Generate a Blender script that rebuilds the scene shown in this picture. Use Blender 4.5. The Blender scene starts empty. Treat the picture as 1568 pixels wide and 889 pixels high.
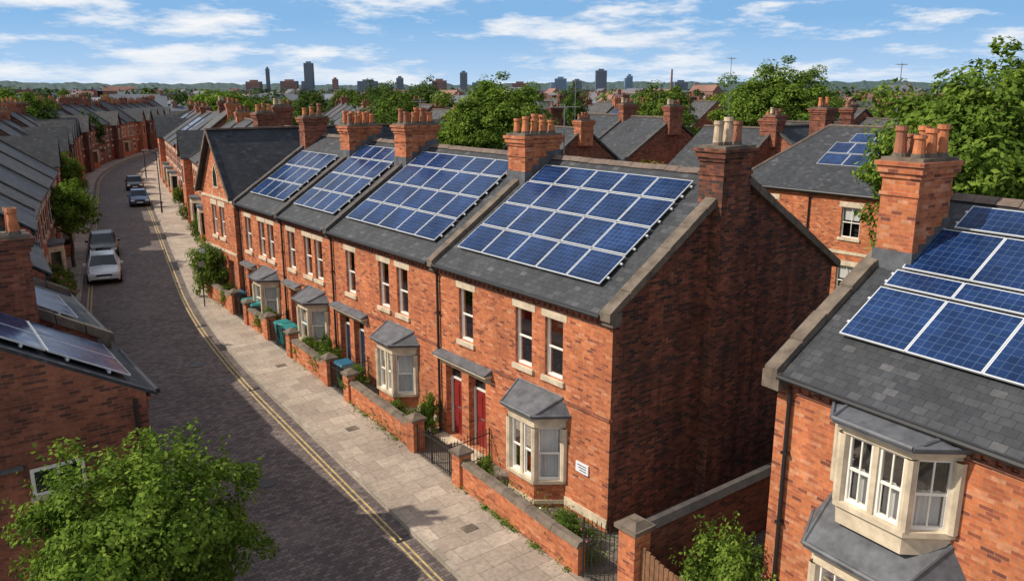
import bpy, math, random
import numpy as np
from mathutils import Vector
random.seed(7)
scene=bpy.context.scene
COL=scene.collection
# ---------------------------------------------------------------- materials
M={}
def newmat(name):
    m=bpy.data.materials.new(name); m.use_nodes=True
    nt=m.node_tree; nt.nodes.clear()
    out=nt.nodes.new('ShaderNodeOutputMaterial'); b=nt.nodes.new('ShaderNodeBsdfPrincipled')
    nt.links.new(b.outputs[0],out.inputs[0]); M[name]=m
    return m,nt,b,out
def N(nt,t,**kw):
    n=nt.nodes.new(t)
    for k,v in kw.items(): setattr(n,k,v)
    return n
def ramp(nt,fac,stops):
    r=nt.nodes.new('ShaderNodeValToRGB'); e=r.color_ramp.elements
    while len(e)<len(stops): e.new(0.5)
    for i,(p,c) in enumerate(stops):
        e[i].position=p; e[i].color=(c[0],c[1],c[2],1) if not isinstance(c,(int,float)) else (c,c,c,1)
    nt.links.new(fac,r.inputs[0]); return r
def mix(nt,a,b,fac,mode='MIX'):
    n=nt.nodes.new('ShaderNodeMix'); n.data_type='RGBA'; n.blend_type=mode
    for s,v in ((n.inputs[6],a),(n.inputs[7],b),(n.inputs[0],fac)):
        if hasattr(v,'is_output'): nt.links.new(v,s)
        elif isinstance(v,(int,float)): s.default_value=v
        else: s.default_value=(v[0],v[1],v[2],1)
    return n.outputs[2]
def noise(nt,vec,scale,detail=4,rough=.55):
    n=N(nt,'ShaderNodeTexNoise'); n.inputs['Scale'].default_value=scale
    n.inputs['Detail'].default_value=detail; n.inputs['Roughness'].default_value=rough
    if vec is not None: nt.links.new(vec,n.inputs['Vector'])
    return n.outputs[0]
def pos(nt): return N(nt,'ShaderNodeNewGeometry').outputs['Position']
def bump(nt,b,h,strength,dist):
    n=N(nt,'ShaderNodeBump'); n.inputs['Strength'].default_value=strength; n.inputs['Distance'].default_value=dist
    nt.links.new(h,n.inputs['Height']); nt.links.new(n.outputs[0],b.inputs['Normal'])
def tiled(name,bw,rh,ms,stops,mortar,rough,stain=.5,bumpd=.01,stain_scale=.6,off=.5,patch=None,bs=.6,streak=0,patch2=None):
    m,nt,b,out=newmat(name)
    uv=N(nt,'ShaderNodeUVMap').outputs[0]
    br=N(nt,'ShaderNodeTexBrick'); nt.links.new(uv,br.inputs['Vector'])
    br.offset=off
    br.inputs['Scale'].default_value=1; br.inputs['Brick Width'].default_value=bw; br.inputs['Row Height'].default_value=rh
    br.inputs['Mortar Size'].default_value=ms; br.inputs['Mortar Smooth'].default_value=.3
    br.inputs['Color1'].default_value=(0,0,0,1); br.inputs['Color2'].default_value=(1,1,1,1); br.inputs['Mortar'].default_value=(.5,.5,.5,1)
    r=ramp(nt,br.outputs[0],stops)
    c=mix(nt,r.outputs[0],mortar,br.outputs['Fac'])
    p=pos(nt)
    n1=noise(nt,p,stain_scale,4,.65)
    s1=ramp(nt,n1,[(.3,(1-stain)),(.62,1.0),(.8,1.12)])
    c=mix(nt,c,s1.outputs[0],1.0,'MULTIPLY')
    n2=noise(nt,p,9,2,.6)
    s2=ramp(nt,n2,[(.3,.80),(.7,1.12)])
    c=mix(nt,c,s2.outputs[0],1.0,'MULTIPLY')
    if streak:
        mp=N(nt,'ShaderNodeMapping'); mp.inputs['Scale'].default_value=(1,1,.13); nt.links.new(p,mp.inputs[0])
        n4=noise(nt,mp.outputs[0],2.2,3,.6); s4=ramp(nt,n4,[(.42,1-streak),(.58,1.0)]); c=mix(nt,c,s4.outputs[0],1.0,'MULTIPLY')
    for pt in (patch,patch2):
        if not pt: continue
        n3=noise(nt,p,pt[1],4,.7); s3=ramp(nt,n3,[(pt[2],0.0),(pt[2]+.14,1.0)])
        f=N(nt,'ShaderNodeMath',operation='MULTIPLY'); nt.links.new(s3.outputs[0],f.inputs[0]); f.inputs[1].default_value=pt[3]
        c=mix(nt,c,pt[0],f.outputs[0])
    nt.links.new(c,b.inputs['Base Color']); b.inputs['Roughness'].default_value=rough
    inv=N(nt,'ShaderNodeMath',operation='SUBTRACT'); inv.inputs[0].default_value=1; nt.links.new(br.outputs['Fac'],inv.inputs[1])
    bump(nt,b,inv.outputs[0],bs,bumpd)
    return m
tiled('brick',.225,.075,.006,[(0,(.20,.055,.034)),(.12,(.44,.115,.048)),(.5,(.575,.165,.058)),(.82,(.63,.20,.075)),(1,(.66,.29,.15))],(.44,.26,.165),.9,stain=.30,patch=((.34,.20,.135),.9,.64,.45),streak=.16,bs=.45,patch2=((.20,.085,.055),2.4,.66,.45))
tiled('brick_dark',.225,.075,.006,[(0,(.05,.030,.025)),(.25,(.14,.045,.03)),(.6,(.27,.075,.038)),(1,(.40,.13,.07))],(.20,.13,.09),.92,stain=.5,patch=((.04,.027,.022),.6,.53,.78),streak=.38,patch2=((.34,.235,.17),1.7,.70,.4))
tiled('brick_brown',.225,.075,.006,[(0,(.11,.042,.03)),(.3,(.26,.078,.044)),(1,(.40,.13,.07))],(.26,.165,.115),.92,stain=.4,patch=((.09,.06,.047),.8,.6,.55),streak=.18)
tiled('slate',.25,.16,.005,[(0,(.030,.034,.041)),(.5,(.042,.046,.054)),(.93,(.058,.062,.071)),(1,(.10,.10,.105))],(.014,.015,.018),.62,stain=.34,bumpd=.009,patch=((.105,.105,.09),1.3,.63,.4),streak=.18,patch2=((.12,.13,.065),3.5,.67,.45))
tiled('slate_old',.25,.16,.005,[(0,(.05,.05,.054)),(.5,(.072,.072,.077)),(1,(.12,.115,.11))],(.03,.03,.03),.7,stain=.35,bumpd=.008,patch=((.16,.145,.095),1.1,.6,.5),streak=.14)
tiled('setts',.20,.12,.010,[(0,(.095,.072,.068)),(.5,(.15,.115,.105)),(1,(.22,.172,.155))],(.055,.045,.042),.8,stain=.3,bumpd=.015,patch=((.20,.16,.145),.35,.56,.45),patch2=((.065,.055,.054),.8,.64,.5))
tiled('flags',.90,.60,.008,[(0,(.34,.275,.22)),(.5,(.395,.325,.26)),(1,(.47,.39,.31))],(.18,.145,.115),.88,stain=.30,bumpd=.005,patch=((.24,.195,.155),.8,.57,.5),patch2=((.18,.15,.125),2.6,.65,.45))
tiled('kerbstone',.9,.5,.010,[(0,(.33,.28,.22)),(1,(.43,.37,.30))],(.14,.11,.09),.85,stain=.3,off=0)
tiled('yard_paving',.60,.60,.012,[(0,(.16,.13,.10)),(1,(.25,.21,.17))],(.06,.07,.04),.9,stain=.5,patch=((.06,.08,.03),.9,.55,.6))
def plain(name,col,rough=.7,var=.25,scale=3,metal=0,bumpd=0,col2=None,spec=None):
    m,nt,b,out=newmat(name); p=pos(nt); n=noise(nt,p,scale,3,.65)
    if col2 is None: col2=tuple(x*(1-var) for x in col)
    r=ramp(nt,n,[(.33,col2),(.66,col)])
    nt.links.new(r.outputs[0],b.inputs['Base Color']); b.inputs['Roughness'].default_value=rough; b.inputs['Metallic'].default_value=metal
    if bumpd: bump(nt,b,noise(nt,p,scale*6,3),.5,bumpd)
    return m
plain('stone',(.66,.55,.40),.8,.36,2.6,bumpd=.005)
plain('coping',(.185,.145,.11),.9,.55,2.5,bumpd=.012)
plain('coping_dark',(.095,.082,.074),.85,.45,2.5,bumpd=.01)
plain('lead',(.125,.13,.145),.6,.5,3,bumpd=.006)
plain('white_paint',(.80,.77,.70),.45,.12,4)
plain('curtain',(.76,.74,.70),.9,.1,2)
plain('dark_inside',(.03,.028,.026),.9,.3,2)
plain('black_iron',(.018,.018,.02),.45,.3,5)
plain('terracotta',(.58,.20,.08),.8,.4,4)
plain('terracotta_old',(.36,.14,.08),.85,.45,4)
plain('buff_pot',(.58,.44,.30),.8,.35,4)
plain('ridge_tile',(.17,.125,.10),.85,.45,3)
plain('door_maroon',(.24,.025,.022),.35,.2,3)
plain('door_navy',(.02,.03,.06),.35,.2,3)
plain('door_green',(.02,.06,.04),.35,.2,3)
plain('bark',(.11,.085,.06),.9,.5,6,bumpd=.02)
plain('aluminium',(.66,.68,.70),.4,.1,3,metal=.2)
plain('steel',(.30,.31,.32),.45,.3,3,metal=.6)
plain('yellow_line',(.55,.41,.15),.8,.5,7,col2=(.28,.21,.115))
plain('bin_teal',(.012,.20,.20),.5,.2,3)
plain('bin_dark',(.025,.035,.035),.5,.2,3)
plain('bin_blue',(.015,.12,.20),.5,.2,3)
plain('timber',(.24,.12,.06),.8,.5,5,bumpd=.01)
plain('rubber',(.02,.02,.02),.9,.2,5)
plain('car_silver',(.62,.65,.68),.25,.05,1,metal=.2)
plain('car_black',(.02,.022,.028),.2,.1,1)
plain('car_blue',(.03,.06,.14),.2,.1,1)
plain('car_glass',(.015,.02,.025),.08,.1,1)
plain('lamp_red',(.4,.02,.02),.3,.1,1)
plain('lamp_clear',(.8,.8,.8),.2,.1,1)
plain('sign_white',(.75,.78,.82),.4,.05,3)
plain('sign_text',(.03,.04,.08),.5,.05,3)
plain('concrete_haze',(.13,.16,.21),.8,.2,.02)  # concrete and tower glass blued: distance haze painted into the base colours
plain('tower_glass_haze',(.08,.11,.16),.4,.2,.02)
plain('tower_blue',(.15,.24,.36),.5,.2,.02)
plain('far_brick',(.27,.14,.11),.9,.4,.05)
plain('far_slate_haze',(.12,.135,.165),.8,.35,.06)  # slate made paler and bluer, aerial haze is in the colour
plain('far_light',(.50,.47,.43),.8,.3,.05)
plain('hill_haze',(.05,.09,.085),1,.4,.012,col2=(.03,.058,.062))  # blue-green base stands in for haze over the far hills
plain('petals',(.62,.12,.20),.7,.3,8)
plain('petals_white',(.75,.72,.62),.7,.3,8)
plain('grass_ground',(.085,.10,.04),.95,.4,.4,col2=(.075,.065,.04),bumpd=.03)
# glass
m,nt,b,out=newmat('glass')
fr=N(nt,'ShaderNodeFresnel'); fr.inputs[0].default_value=1.5
ad=N(nt,'ShaderNodeMath',operation='ADD'); nt.links.new(fr.outputs[0],ad.inputs[0]); ad.inputs[1].default_value=.05
tr=N(nt,'ShaderNodeBsdfTransparent'); tr.inputs[0].default_value=(.86,.88,.9,1)
gl=N(nt,'ShaderNodeBsdfGlossy'); gl.inputs['Roughness'].default_value=.03
mx=N(nt,'ShaderNodeMixShader'); nt.links.new(ad.outputs[0],mx.inputs[0]); nt.links.new(tr.outputs[0],mx.inputs[1]); nt.links.new(gl.outputs[0],mx.inputs[2])
nt.links.new(mx.outputs[0],out.inputs[0]); nt.nodes.remove(b)
# solar cells
m,nt,b,out=newmat('solar_cells')
uv=N(nt,'ShaderNodeUVMap').outputs[0]
br=N(nt,'ShaderNodeTexBrick'); br.offset=0; nt.links.new(uv,br.inputs['Vector'])
for k,v in (('Scale',1),('Brick Width',.1667),('Row Height',.1667),('Mortar Size',.005),('Mortar Smooth',0)): br.inputs[k].default_value=v
br.inputs['Color1'].default_value=(.006,.022,.078,1); br.inputs['Color2'].default_value=(.011,.034,.115,1); br.inputs['Mortar'].default_value=(.06,.10,.18,1)
n=noise(nt,pos(nt),.9,3); s=ramp(nt,n,[(.3,.6),(.7,1.35)])
c=mix(nt,br.outputs[0],s.outputs[0],1.0,'MULTIPLY')
nt.links.new(c,b.inputs['Base Color']); b.inputs['IOR'].default_value=1.33
nr=noise(nt,pos(nt),2.2,4); rr=ramp(nt,nr,[(.3,.10),(.7,.30)]); nt.links.new(rr.outputs[0],b.inputs['Roughness'])
# leaves
def leafmat(name,dark,mid,light,scale=1.1,trans=.25):
    m,nt,b,out=newmat(name)
    g=N(nt,'ShaderNodeNewGeometry'); n=noise(nt,g.outputs['Position'],scale,2)
    a=N(nt,'ShaderNodeMath',operation='MULTIPLY_ADD'); nt.links.new(g.outputs['Random Per Island'],a.inputs[0]); a.inputs[1].default_value=.45
    nt.links.new(n,a.inputs[2])
    r=ramp(nt,a.outputs[0],[(.4,dark),(.7,mid),(.98,light)])
    d=N(nt,'ShaderNodeBsdfDiffuse'); t=N(nt,'ShaderNodeBsdfTranslucent'); nt.links.new(r.outputs[0],d.inputs[0])
    tc=mix(nt,r.outputs[0],(1.2,1.35,.5),1.0,'MULTIPLY'); nt.links.new(tc,t.inputs[0])
    mx=N(nt,'ShaderNodeMixShader'); mx.inputs[0].default_value=trans
    nt.links.new(d.outputs[0],mx.inputs[1]); nt.links.new(t.outputs[0],mx.inputs[2])
    nt.links.new(mx.outputs[0],out.inputs[0]); nt.nodes.remove(b)
leafmat('leaf_bright',(.045,.08,.014),(.10,.165,.026),(.21,.285,.05),1.6,.28)
leafmat('leaf_mid',(.04,.075,.016),(.09,.145,.026),(.16,.215,.04),.6,.26)
leafmat('leaf_dark',(.03,.055,.018),(.062,.105,.026),(.115,.155,.036),.6,.2)
leafmat('leaf_autumn',(.08,.07,.02),(.17,.15,.03),(.26,.19,.05),.8,.25)
leafmat('leaf_far',(.035,.058,.03),(.06,.095,.04),(.10,.135,.055),.05,.1)  # greens pushed toward blue, distance haze painted into the leaf colour
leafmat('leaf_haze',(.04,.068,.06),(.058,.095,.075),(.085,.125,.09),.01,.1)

# ---------------------------------------------------------------- mesh builder
class MB:
    def __init__(s): s.v=[]; s.f=[]; s.m=[]; s.uv=[]; s.names=[]; s.sm=[]
    def mi(s,n):
        if n not in s.names: s.names.append(n)
        return s.names.index(n)
    def poly(s,pts,mat,uv=None,smooth=False):
        b=len(s.v); s.v.extend([tuple(p) for p in pts]); s.f.append(list(range(b,b+len(pts)))); s.m.append(s.mi(mat)); s.sm.append(smooth)
        if uv is None:
            n=Vector((0,0,0)); P=[Vector(p) for p in pts]
            for i in range(len(P)):
                a=P[i]; c=P[(i+1)%len(P)]
                n+=Vector(((a.y-c.y)*(a.z+c.z),(a.z-c.z)*(a.x+c.x),(a.x-c.x)*(a.y+c.y)))
            if n.length<1e-12: n=Vector((0,0,1))
            n.normalize()
            if abs(n.z)>.97: uv=[(p.x,p.y) for p in P]
            else:
                if n.z<0: n=-n
                h=Vector((-n.y,n.x,0)).normalized(); w=n.cross(h)
                uv=[(p.dot(h),p.dot(w)) for p in P]
        s.uv.extend(uv)
    def hexa(s,p,mat,skip=()):
        fs=[(0,3,2,1),(4,5,6,7),(0,1,5,4),(1,2,6,5),(2,3,7,6),(3,0,4,7)]
        for i,f in enumerate(fs):
            if i in skip: continue
            s.poly([p[j] for j in f],mat)
    def box(s,x0,x1,y0,y1,z0,z1,mat,skip=()):
        s.hexa([(x0,y0,z0),(x1,y0,z0),(x1,y1,z0),(x0,y1,z0),(x0,y0,z1),(x1,y0,z1),(x1,y1,z1),(x0,y1,z1)],mat,skip)
    def beam(s,p0,p1,side,up,mat):
        p0=Vector(p0);p1=Vector(p1);side=Vector(side);up=Vector(up)
        q=[p0,p1,p1+side,p0+side]; s.hexa([*q,*[a+up for a in q]],mat)
    def tube(s,p0,p1,r0,r1,n,mat,caps=True):
        p0=Vector(p0);p1=Vector(p1);d=(p1-p0)
        if d.length<1e-6: return
        d.normalize(); a=d.orthogonal().normalized(); b=d.cross(a)
        A=[];B=[]
        for i in range(n):
            t=2*math.pi*i/n; o=a*math.cos(t)+b*math.sin(t); A.append(p0+o*r0); B.append(p1+o*r1)
        for i in range(n):
            j=(i+1)%n; s.poly([A[i],A[j],B[j],B[i]],mat,smooth=True)
        if caps: s.poly(B,mat); s.poly(A[::-1],mat)
    def prism(s,pl,z0,z1,mat,top=True):
        n=len(pl)
        for i in range(n):
            a=pl[i];b=pl[(i+1)%n]; s.poly([(a[0],a[1],z0),(b[0],b[1],z0),(b[0],b[1],z1),(a[0],a[1],z1)],mat)
        s.poly([(a[0],a[1],z0) for a in pl[::-1]],mat)
        if top: s.poly([(a[0],a[1],z1) for a in pl],mat)
    def mesh(s,name):
        me=bpy.data.meshes.new(name); me.from_pydata(s.v,[],s.f)
        for n in s.names: me.materials.append(M[n])
        me.polygons.foreach_set('material_index',s.m); me.polygons.foreach_set('use_smooth',s.sm)
        ul=me.uv_layers.new(name='UVMap'); ul.data.foreach_set('uv',np.array(s.uv,dtype=np.float32).ravel())
        me.update(); return me
    def obj(s,name,parent=None,loc=(0,0,0),rz=0):
        o=bpy.data.objects.new(name,s.mesh(name)); COL.objects.link(o); o.location=loc; o.rotation_euler=(0,0,rz)
        if parent: o.parent=parent
        return o
class G:
    def __init__(s,name,loc=(0,0,0),rz=0):
        s.e=bpy.data.objects.new(name,None); s.e.empty_display_size=.3; COL.objects.link(s.e); s.e.location=loc; s.e.rotation_euler=(0,0,rz); s.p={}
    def __getitem__(s,k):
        if k not in s.p: s.p[k]=MB()
        return s.p[k]
    def done(s):
        for k,mb in s.p.items():
            if mb.f: mb.obj(k,s.e)
        return s
class Fr:
    def __init__(s,o,u,n): s.o=o; s.u=u; s.n=n
    def pt(s,u,w,z): return (s.o[0]+s.u[0]*u+s.n[0]*w, s.o[1]+s.u[1]*u+s.n[1]*w, z)
def fbox(mb,fr,u0,u1,w0,w1,z0,z1,mat):
    P=[fr.pt(u0,w0,z0),fr.pt(u1,w0,z0),fr.pt(u1,w1,z0),fr.pt(u0,w1,z0),fr.pt(u0,w0,z1),fr.pt(u1,w0,z1),fr.pt(u1,w1,z1),fr.pt(u0,w1,z1)]
    mb.hexa(P,mat)
def wall(mb,fr,U0,U1,Z0,Z1,ops,mat,rev=.12):
    us=sorted(set([U0,U1]+[o[0] for o in ops]+[o[1] for o in ops])); zs=sorted(set([Z0,Z1]+[o[2] for o in ops]+[o[3] for o in ops]))
    for i in range(len(us)-1):
        for j in range(len(zs)-1):
            cu=(us[i]+us[i+1])/2; cz=(zs[j]+zs[j+1])/2
            if any(o[0]<cu<o[1] and o[2]<cz<o[3] for o in ops): continue
            mb.poly([fr.pt(us[i],0,zs[j]),fr.pt(us[i+1],0,zs[j]),fr.pt(us[i+1],0,zs[j+1]),fr.pt(us[i],0,zs[j+1])],mat)
    for o in ops:
        a,b,c,d=o[:4]; r=o[4] if len(o)>4 else rev
        for (p,q) in (((a,c),(b,c)),((b,c),(b,d)),((b,d),(a,d)),((a,d),(a,c))):
            mb.poly([fr.pt(p[0],0,p[1]),fr.pt(q[0],0,q[1]),fr.pt(q[0],-r,q[1]),fr.pt(p[0],-r,p[1])],mat)
def sash(g,fr,u0,u1,z0,z1,w,cur=None,mid=.5,rng=random,bar=False):
    mb=g['windows']; t=.055; zm=z0+(z1-z0)*mid
    fbox(mb,fr,u0,u1,w-.07,w,z0,z0+t,'white_paint'); fbox(mb,fr,u0,u1,w-.07,w,z1-t,z1,'white_paint')
    fbox(mb,fr,u0,u0+t,w-.07,w,z0+t,z1-t,'white_paint'); fbox(mb,fr,u1-t,u1,w-.07,w,z0+t,z1-t,'white_paint')
    fbox(mb,fr,u0+t,u1-t,w-.055,w-.012,zm-.025,zm+.025,'white_paint')
    a,b=u0+t,u1-t
    fbox(mb,fr,a,a+.03,w-.06,w-.035,z0+t,zm-.025,'white_paint'); fbox(mb,fr,b-.03,b,w-.06,w-.035,z0+t,zm-.025,'white_paint')
    if bar: 
        c=(a+b)/2; fbox(mb,fr,c-.013,c+.013,w-.05,w-.02,z0+t,zm-.025,'white_paint'); fbox(mb,fr,c-.013,c+.013,w-.04,w-.01,zm+.025,z1-t,'white_paint')
    mb.poly([fr.pt(a,w-.045,z0+t),fr.pt(b,w-.045,z0+t),fr.pt(b,w-.045,zm),fr.pt(a,w-.045,zm)],'glass')
    mb.poly([fr.pt(a,w-.03,zm),fr.pt(b,w-.03,zm),fr.pt(b,w-.03,z1-t),fr.pt(a,w-.03,z1-t)],'glass')
    if cur is None: cur=rng.choice(['full','sides','sides','half','blind'])
    cb=g['curtains']
    def pleat(p,q,zz0,zz1):
        n=max(4,int((q-p)/.035))
        for i in range(n):
            x0=p+(q-p)*i/n; x1=p+(q-p)*(i+1)/n
            d0=.025*math.sin(i*1.9)+.012*math.sin(i*.7); d1=.025*math.sin((i+1)*1.9)+.012*math.sin((i+1)*.7)
            cb.poly([fr.pt(x0,w-.16+d0,zz0),fr.pt(x1,w-.16+d1,zz0),fr.pt(x1,w-.16+d1,zz1),fr.pt(x0,w-.16+d0,zz1)],'curtain')
    W=b-a
    if cur=='full': pleat(a,b,z0,z1)
    elif cur=='sides': pleat(a,a+W*.3,z0,z1); pleat(b-W*.3,b,z0,z1)
    elif cur=='half': pleat(a,b,z0,zm)
    elif cur=='blind': cb.poly([fr.pt(a,w-.12,zm+.1),fr.pt(b,w-.12,zm+.1),fr.pt(b,w-.12,z1),fr.pt(a,w-.12,z1)],'curtain')
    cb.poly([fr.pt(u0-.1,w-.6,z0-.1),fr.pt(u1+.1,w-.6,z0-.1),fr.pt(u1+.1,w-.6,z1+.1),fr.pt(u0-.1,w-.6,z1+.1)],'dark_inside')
def window(g,fr,u0,u1,z0,z1,**k):
    sash(g,fr,u0,u1,z0,z1,-.09,**k)
    t=g['stone_trim']
    fbox(t,fr,u0-.14,u1+.14,-.085,.012,z1+.002,z1+.27,'stone')
    fbox(t,fr,u0-.09,u1+.09,-.085,.07,z0-.15,z0-.002,'stone')
def bay(g,fr,c,ww,wf,pr,zb,zs,zh,zt,zr,base='brick',cur=None,lead='lead',bar=False,inset=.2):
    P=[(c-ww/2,0),(c-wf/2,pr),(c+wf/2,pr),(c+ww/2,0)]
    def plan(o): 
        return [fr.pt(c-ww/2-o,-.02,0)[:2],fr.pt(c-wf/2-o*.6,pr+o,0)[:2],fr.pt(c+wf/2+o*.6,pr+o,0)[:2],fr.pt(c+ww/2+o,-.02,0)[:2]]
    b=g['bay']
    b.prism(plan(0),zb,zs-.1,base)
    if base=='brick': b.prism(plan(.025),zb+.32,zb+.44,'stone')
    b.prism(plan(.07),zs-.1,zs,'stone'); b.prism(plan(.02),zh,zt-.08,'stone'); b.prism(plan(.1),zt-.08,zt,'stone')
    o=.2; A=[fr.pt(c-ww/2-o,0.001,zt+.01),fr.pt(c-wf/2-o*.6,pr+o,zt+.01),fr.pt(c+wf/2+o*.6,pr+o,zt+.01),fr.pt(c+ww/2+o,0.001,zt+.01)]
    A2=[(p[0],p[1],p[2]+.08) for p in A]; wi=ww/2-inset
    Q=[fr.pt(c-wi,.002,zr),fr.pt(c+wi,.002,zr)]
    for i in range(3): b.poly([A[i],A[i+1],A2[i+1],A2[i]],lead)
    b.poly([A[0],A[1],A[2],A[3]],lead)
    b.poly([A2[0],A2[1],Q[0]],lead); b.poly([A2[1],A2[2],Q[1],Q[0]],lead); b.poly([A2[2],A2[3],Q[1]],lead)
    for (p,q) in ((A2[1],Q[0]),(A2[2],Q[1]),(Q[0],Q[1])): b.tube(p,q,.035,.035,6,lead)
    for i in range(3): b.tube(A2[i],A2[i+1],.045,.045,6,lead)
    for i in range(3):
        a=Vector(fr.pt(P[i][0],P[i][1],0)); d=Vector(fr.pt(P[i+1][0],P[i+1][1],0)); L=(d-a).length; u=(d-a)/L; n=Vector((-u.y,u.x,0))
        ctr=Vector(fr.pt(c,-1,0)); 
        if (a-ctr).dot(n)<0: n=-n
        f=Fr((a.x,a.y),(u.x,u.y),(n.x,n.y))
        if i==1 and wf>1.0:
            m=.05; segs=[(.09,L/2-m),(L/2+m,L-.09)]; fbox(b,f,L/2-m,L/2+m,-.12,-.005,zs,zh,'stone')
        else: segs=[(.09,L-.09)]
        for (s0,s1) in segs: sash(g,f,s0,s1,zs,zh,-.04,cur=cur,bar=bar)
    for i in (0,1,2,3):
        p=fr.pt(P[i][0],P[i][1]+(-.02 if i in(1,2) else .04),0); b.tube((p[0],p[1],zs),(p[0],p[1],zh),.10,.10,8,'stone',caps=False)
def chimney(mb,x0,x1,y0,y1,z0,z1,npx,npy,pot='terracotta',bm='brick_brown',ph=.5):
    mb.box(x0,x1,y0,y1,z0,z1-.40,bm)
    mb.box(x0-.04,x1+.04,y0-.04,y1+.04,z1-.40,z1-.30,bm); mb.box(x0-.09,x1+.09,y0-.09,y1+.09,z1-.30,z1-.16,bm)
    mb.box(x0-.13,x1+.13,y0-.13,y1+.13,z1-.16,z1-.07,bm); mb.box(x0-.05,x1+.05,y0-.05,y1+.05,z1-.07,z1,'coping')
    mb.box(x0-.03,x1+.03,y0-.03,y1+.03,z1-.75,z1-.68,bm)
    for i in range(npx):
        for j in range(npy):
            x=x0+(x1-x0)*(i+.5)/npx+random.uniform(-.015,.015); y=y0+(y1-y0)*(j+.5)/npy; h=ph*random.uniform(.8,1.25); r=min((x1-x0)/npx,.3)*.40; tx=x+random.uniform(-.02,.02)
            p=pot if random.random()<.8 else 'terracotta_old'
            mb.tube((x,y,z1-.01),(x,y,z1+.08),r*1.25,r*1.1,10,'coping'); mb.tube((x,y,z1+.08),(tx,y,z1+h*.85),r*1.05,r*.82,12,p,caps=False)
            mb.tube((tx,y,z1+h*.85),(tx,y,z1+h),r*1.08,r*1.02,12,p); mb.tube((tx,y,z1+h+.001),(tx,y,z1+h+.003),r*.75,r*.75,10,'dark_inside')
def roof(g,W,D,eave,ridge,rx,mat='slate',y0=0,hang=.22,par0=True,par1=True,cop='coping_dark'):
    r=g['roof']; s=(ridge-eave)/rx; sb=(ridge-eave)/(D-rx); z=lambda x: eave+.06+s*x
    r.hexa([(-hang,y0,z(-hang)-.08),(rx,y0,z(rx)-.08),(rx,W,z(rx)-.08),(-hang,W,z(-hang)-.08),(-hang,y0,z(-hang)),(rx,y0,z(rx)),(rx,W,z(rx)),(-hang,W,z(-hang))],mat)
    zb=lambda x: eave+.06+sb*(D-x)
    r.hexa([(rx,y0,zb(rx)-.08),(D+hang,y0,zb(D+hang)-.08),(D+hang,W,zb(D+hang)-.08),(rx,W,zb(rx)-.08),(rx,y0,zb(rx)),(D+hang,y0,zb(D+hang)),(D+hang,W,zb(D+hang)),(rx,W,zb(rx))],mat)
    n=int(W/.45)
    for i in range(n):
        a=y0+(W-y0)*i/n; b=y0+(W-y0)*(i+1)/n-.012; h=random.uniform(0,.02)
        zt=ridge+.06
        r.poly([(rx-.16,a,zt-.07+h),(rx-.16,b,zt-.07+h),(rx,b,zt+.07+h),(rx,a,zt+.07+h)],'ridge_tile')
        r.poly([(rx,a,zt+.07+h),(rx,b,zt+.07+h),(rx+.16,b,zt-.06+h),(rx+.16,a,zt-.06+h)],'ridge_tile')
        r.poly([(rx-.16,a,zt-.07+h),(rx,a,zt+.07+h),(rx+.16,a,zt-.06+h)],'ridge_tile')
    p=g['parapet']
    for on,ya,yb in ((par0,-.16,.2),(par1,W-.17,W+.13)):
        if not on: continue
        nseg=7
        for (xa,za,xb,zb_) in ((-hang-.05,z(-hang-.05),rx,z(rx)),(D+hang,zb(D+hang),rx,z(rx))):
            for i in range(nseg):
                t0=i/nseg; t1=(i+1)/nseg-.006; j=random.uniform(-.012,.012)
                q0=(xa+(xb-xa)*t0,ya+j,za+(zb_-za)*t0-.06); q1=(xa+(xb-xa)*t1,ya+j,za+(zb_-za)*t1-.06)
                p.beam(q0,q1,(0,yb-ya,0),(0,0,.21+random.uniform(0,.03)),cop)
        p.box(-.18,.12,ya-.015,yb+.015,eave-.32,eave+.02,cop)
def flash(mb,x0,x1,y0,y1,zf,o=.035,h=.2):
    """stepped lead flashing collar hugging a stack where it leaves the slope"""
    n=5
    for i in range(n):
        a=x0-o+(x1-x0+2*o)*i/n; b=x0-o+(x1-x0+2*o)*(i+1)/n; z=zf((a+b)/2); mb.box(a,b-.002,y0-o,y1+o,z-.25,z+h,'lead')
def gutter(g,W,eave,pipes,base=0,y0=0,x=-.27):
    m=g['gutter']; m.tube((x,y0,eave-.10),(x,W,eave-.10),.06,.06,8,'black_iron')
    m.box(-.2,-.003,y0,W,eave-.13,eave-.09,'black_iron')
    for p in pipes:
        m.tube((x,p,eave-.12),(-.07,p,eave-.45),.04,.04,6,'black_iron'); m.tube((-.07,p,eave-.42),(-.07,p,base),.042,.042,8,'black_iron')
        for zz in (1.2,2.9,4.4): m.box(-.12,-.004,p-.07,p+.07,zz,zz+.05,'black_iron')
def dentils(g,W,eave,y0=0,mat='brick_brown'):
    m=g['brick_cornice']; m.box(-.045,-.003,y0+.001,W-.001,eave-.42,eave-.35,mat); m.box(-.10,-.003,y0+.001,W-.001,eave-.2,eave-.135,mat)
    n=int((W-y0)/.23)
    for i in range(n):
        a=y0+.03+i*.23; m.box(-.085,-.003,a,a+.11,eave-.345,eave-.203,mat)
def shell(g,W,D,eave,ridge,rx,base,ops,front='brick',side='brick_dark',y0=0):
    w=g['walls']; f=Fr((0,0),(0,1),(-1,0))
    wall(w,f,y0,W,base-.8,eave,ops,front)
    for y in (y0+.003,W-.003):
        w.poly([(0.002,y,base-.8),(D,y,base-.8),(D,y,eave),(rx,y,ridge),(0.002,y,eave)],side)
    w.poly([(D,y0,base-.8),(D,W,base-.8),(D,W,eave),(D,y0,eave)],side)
    return f
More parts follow.
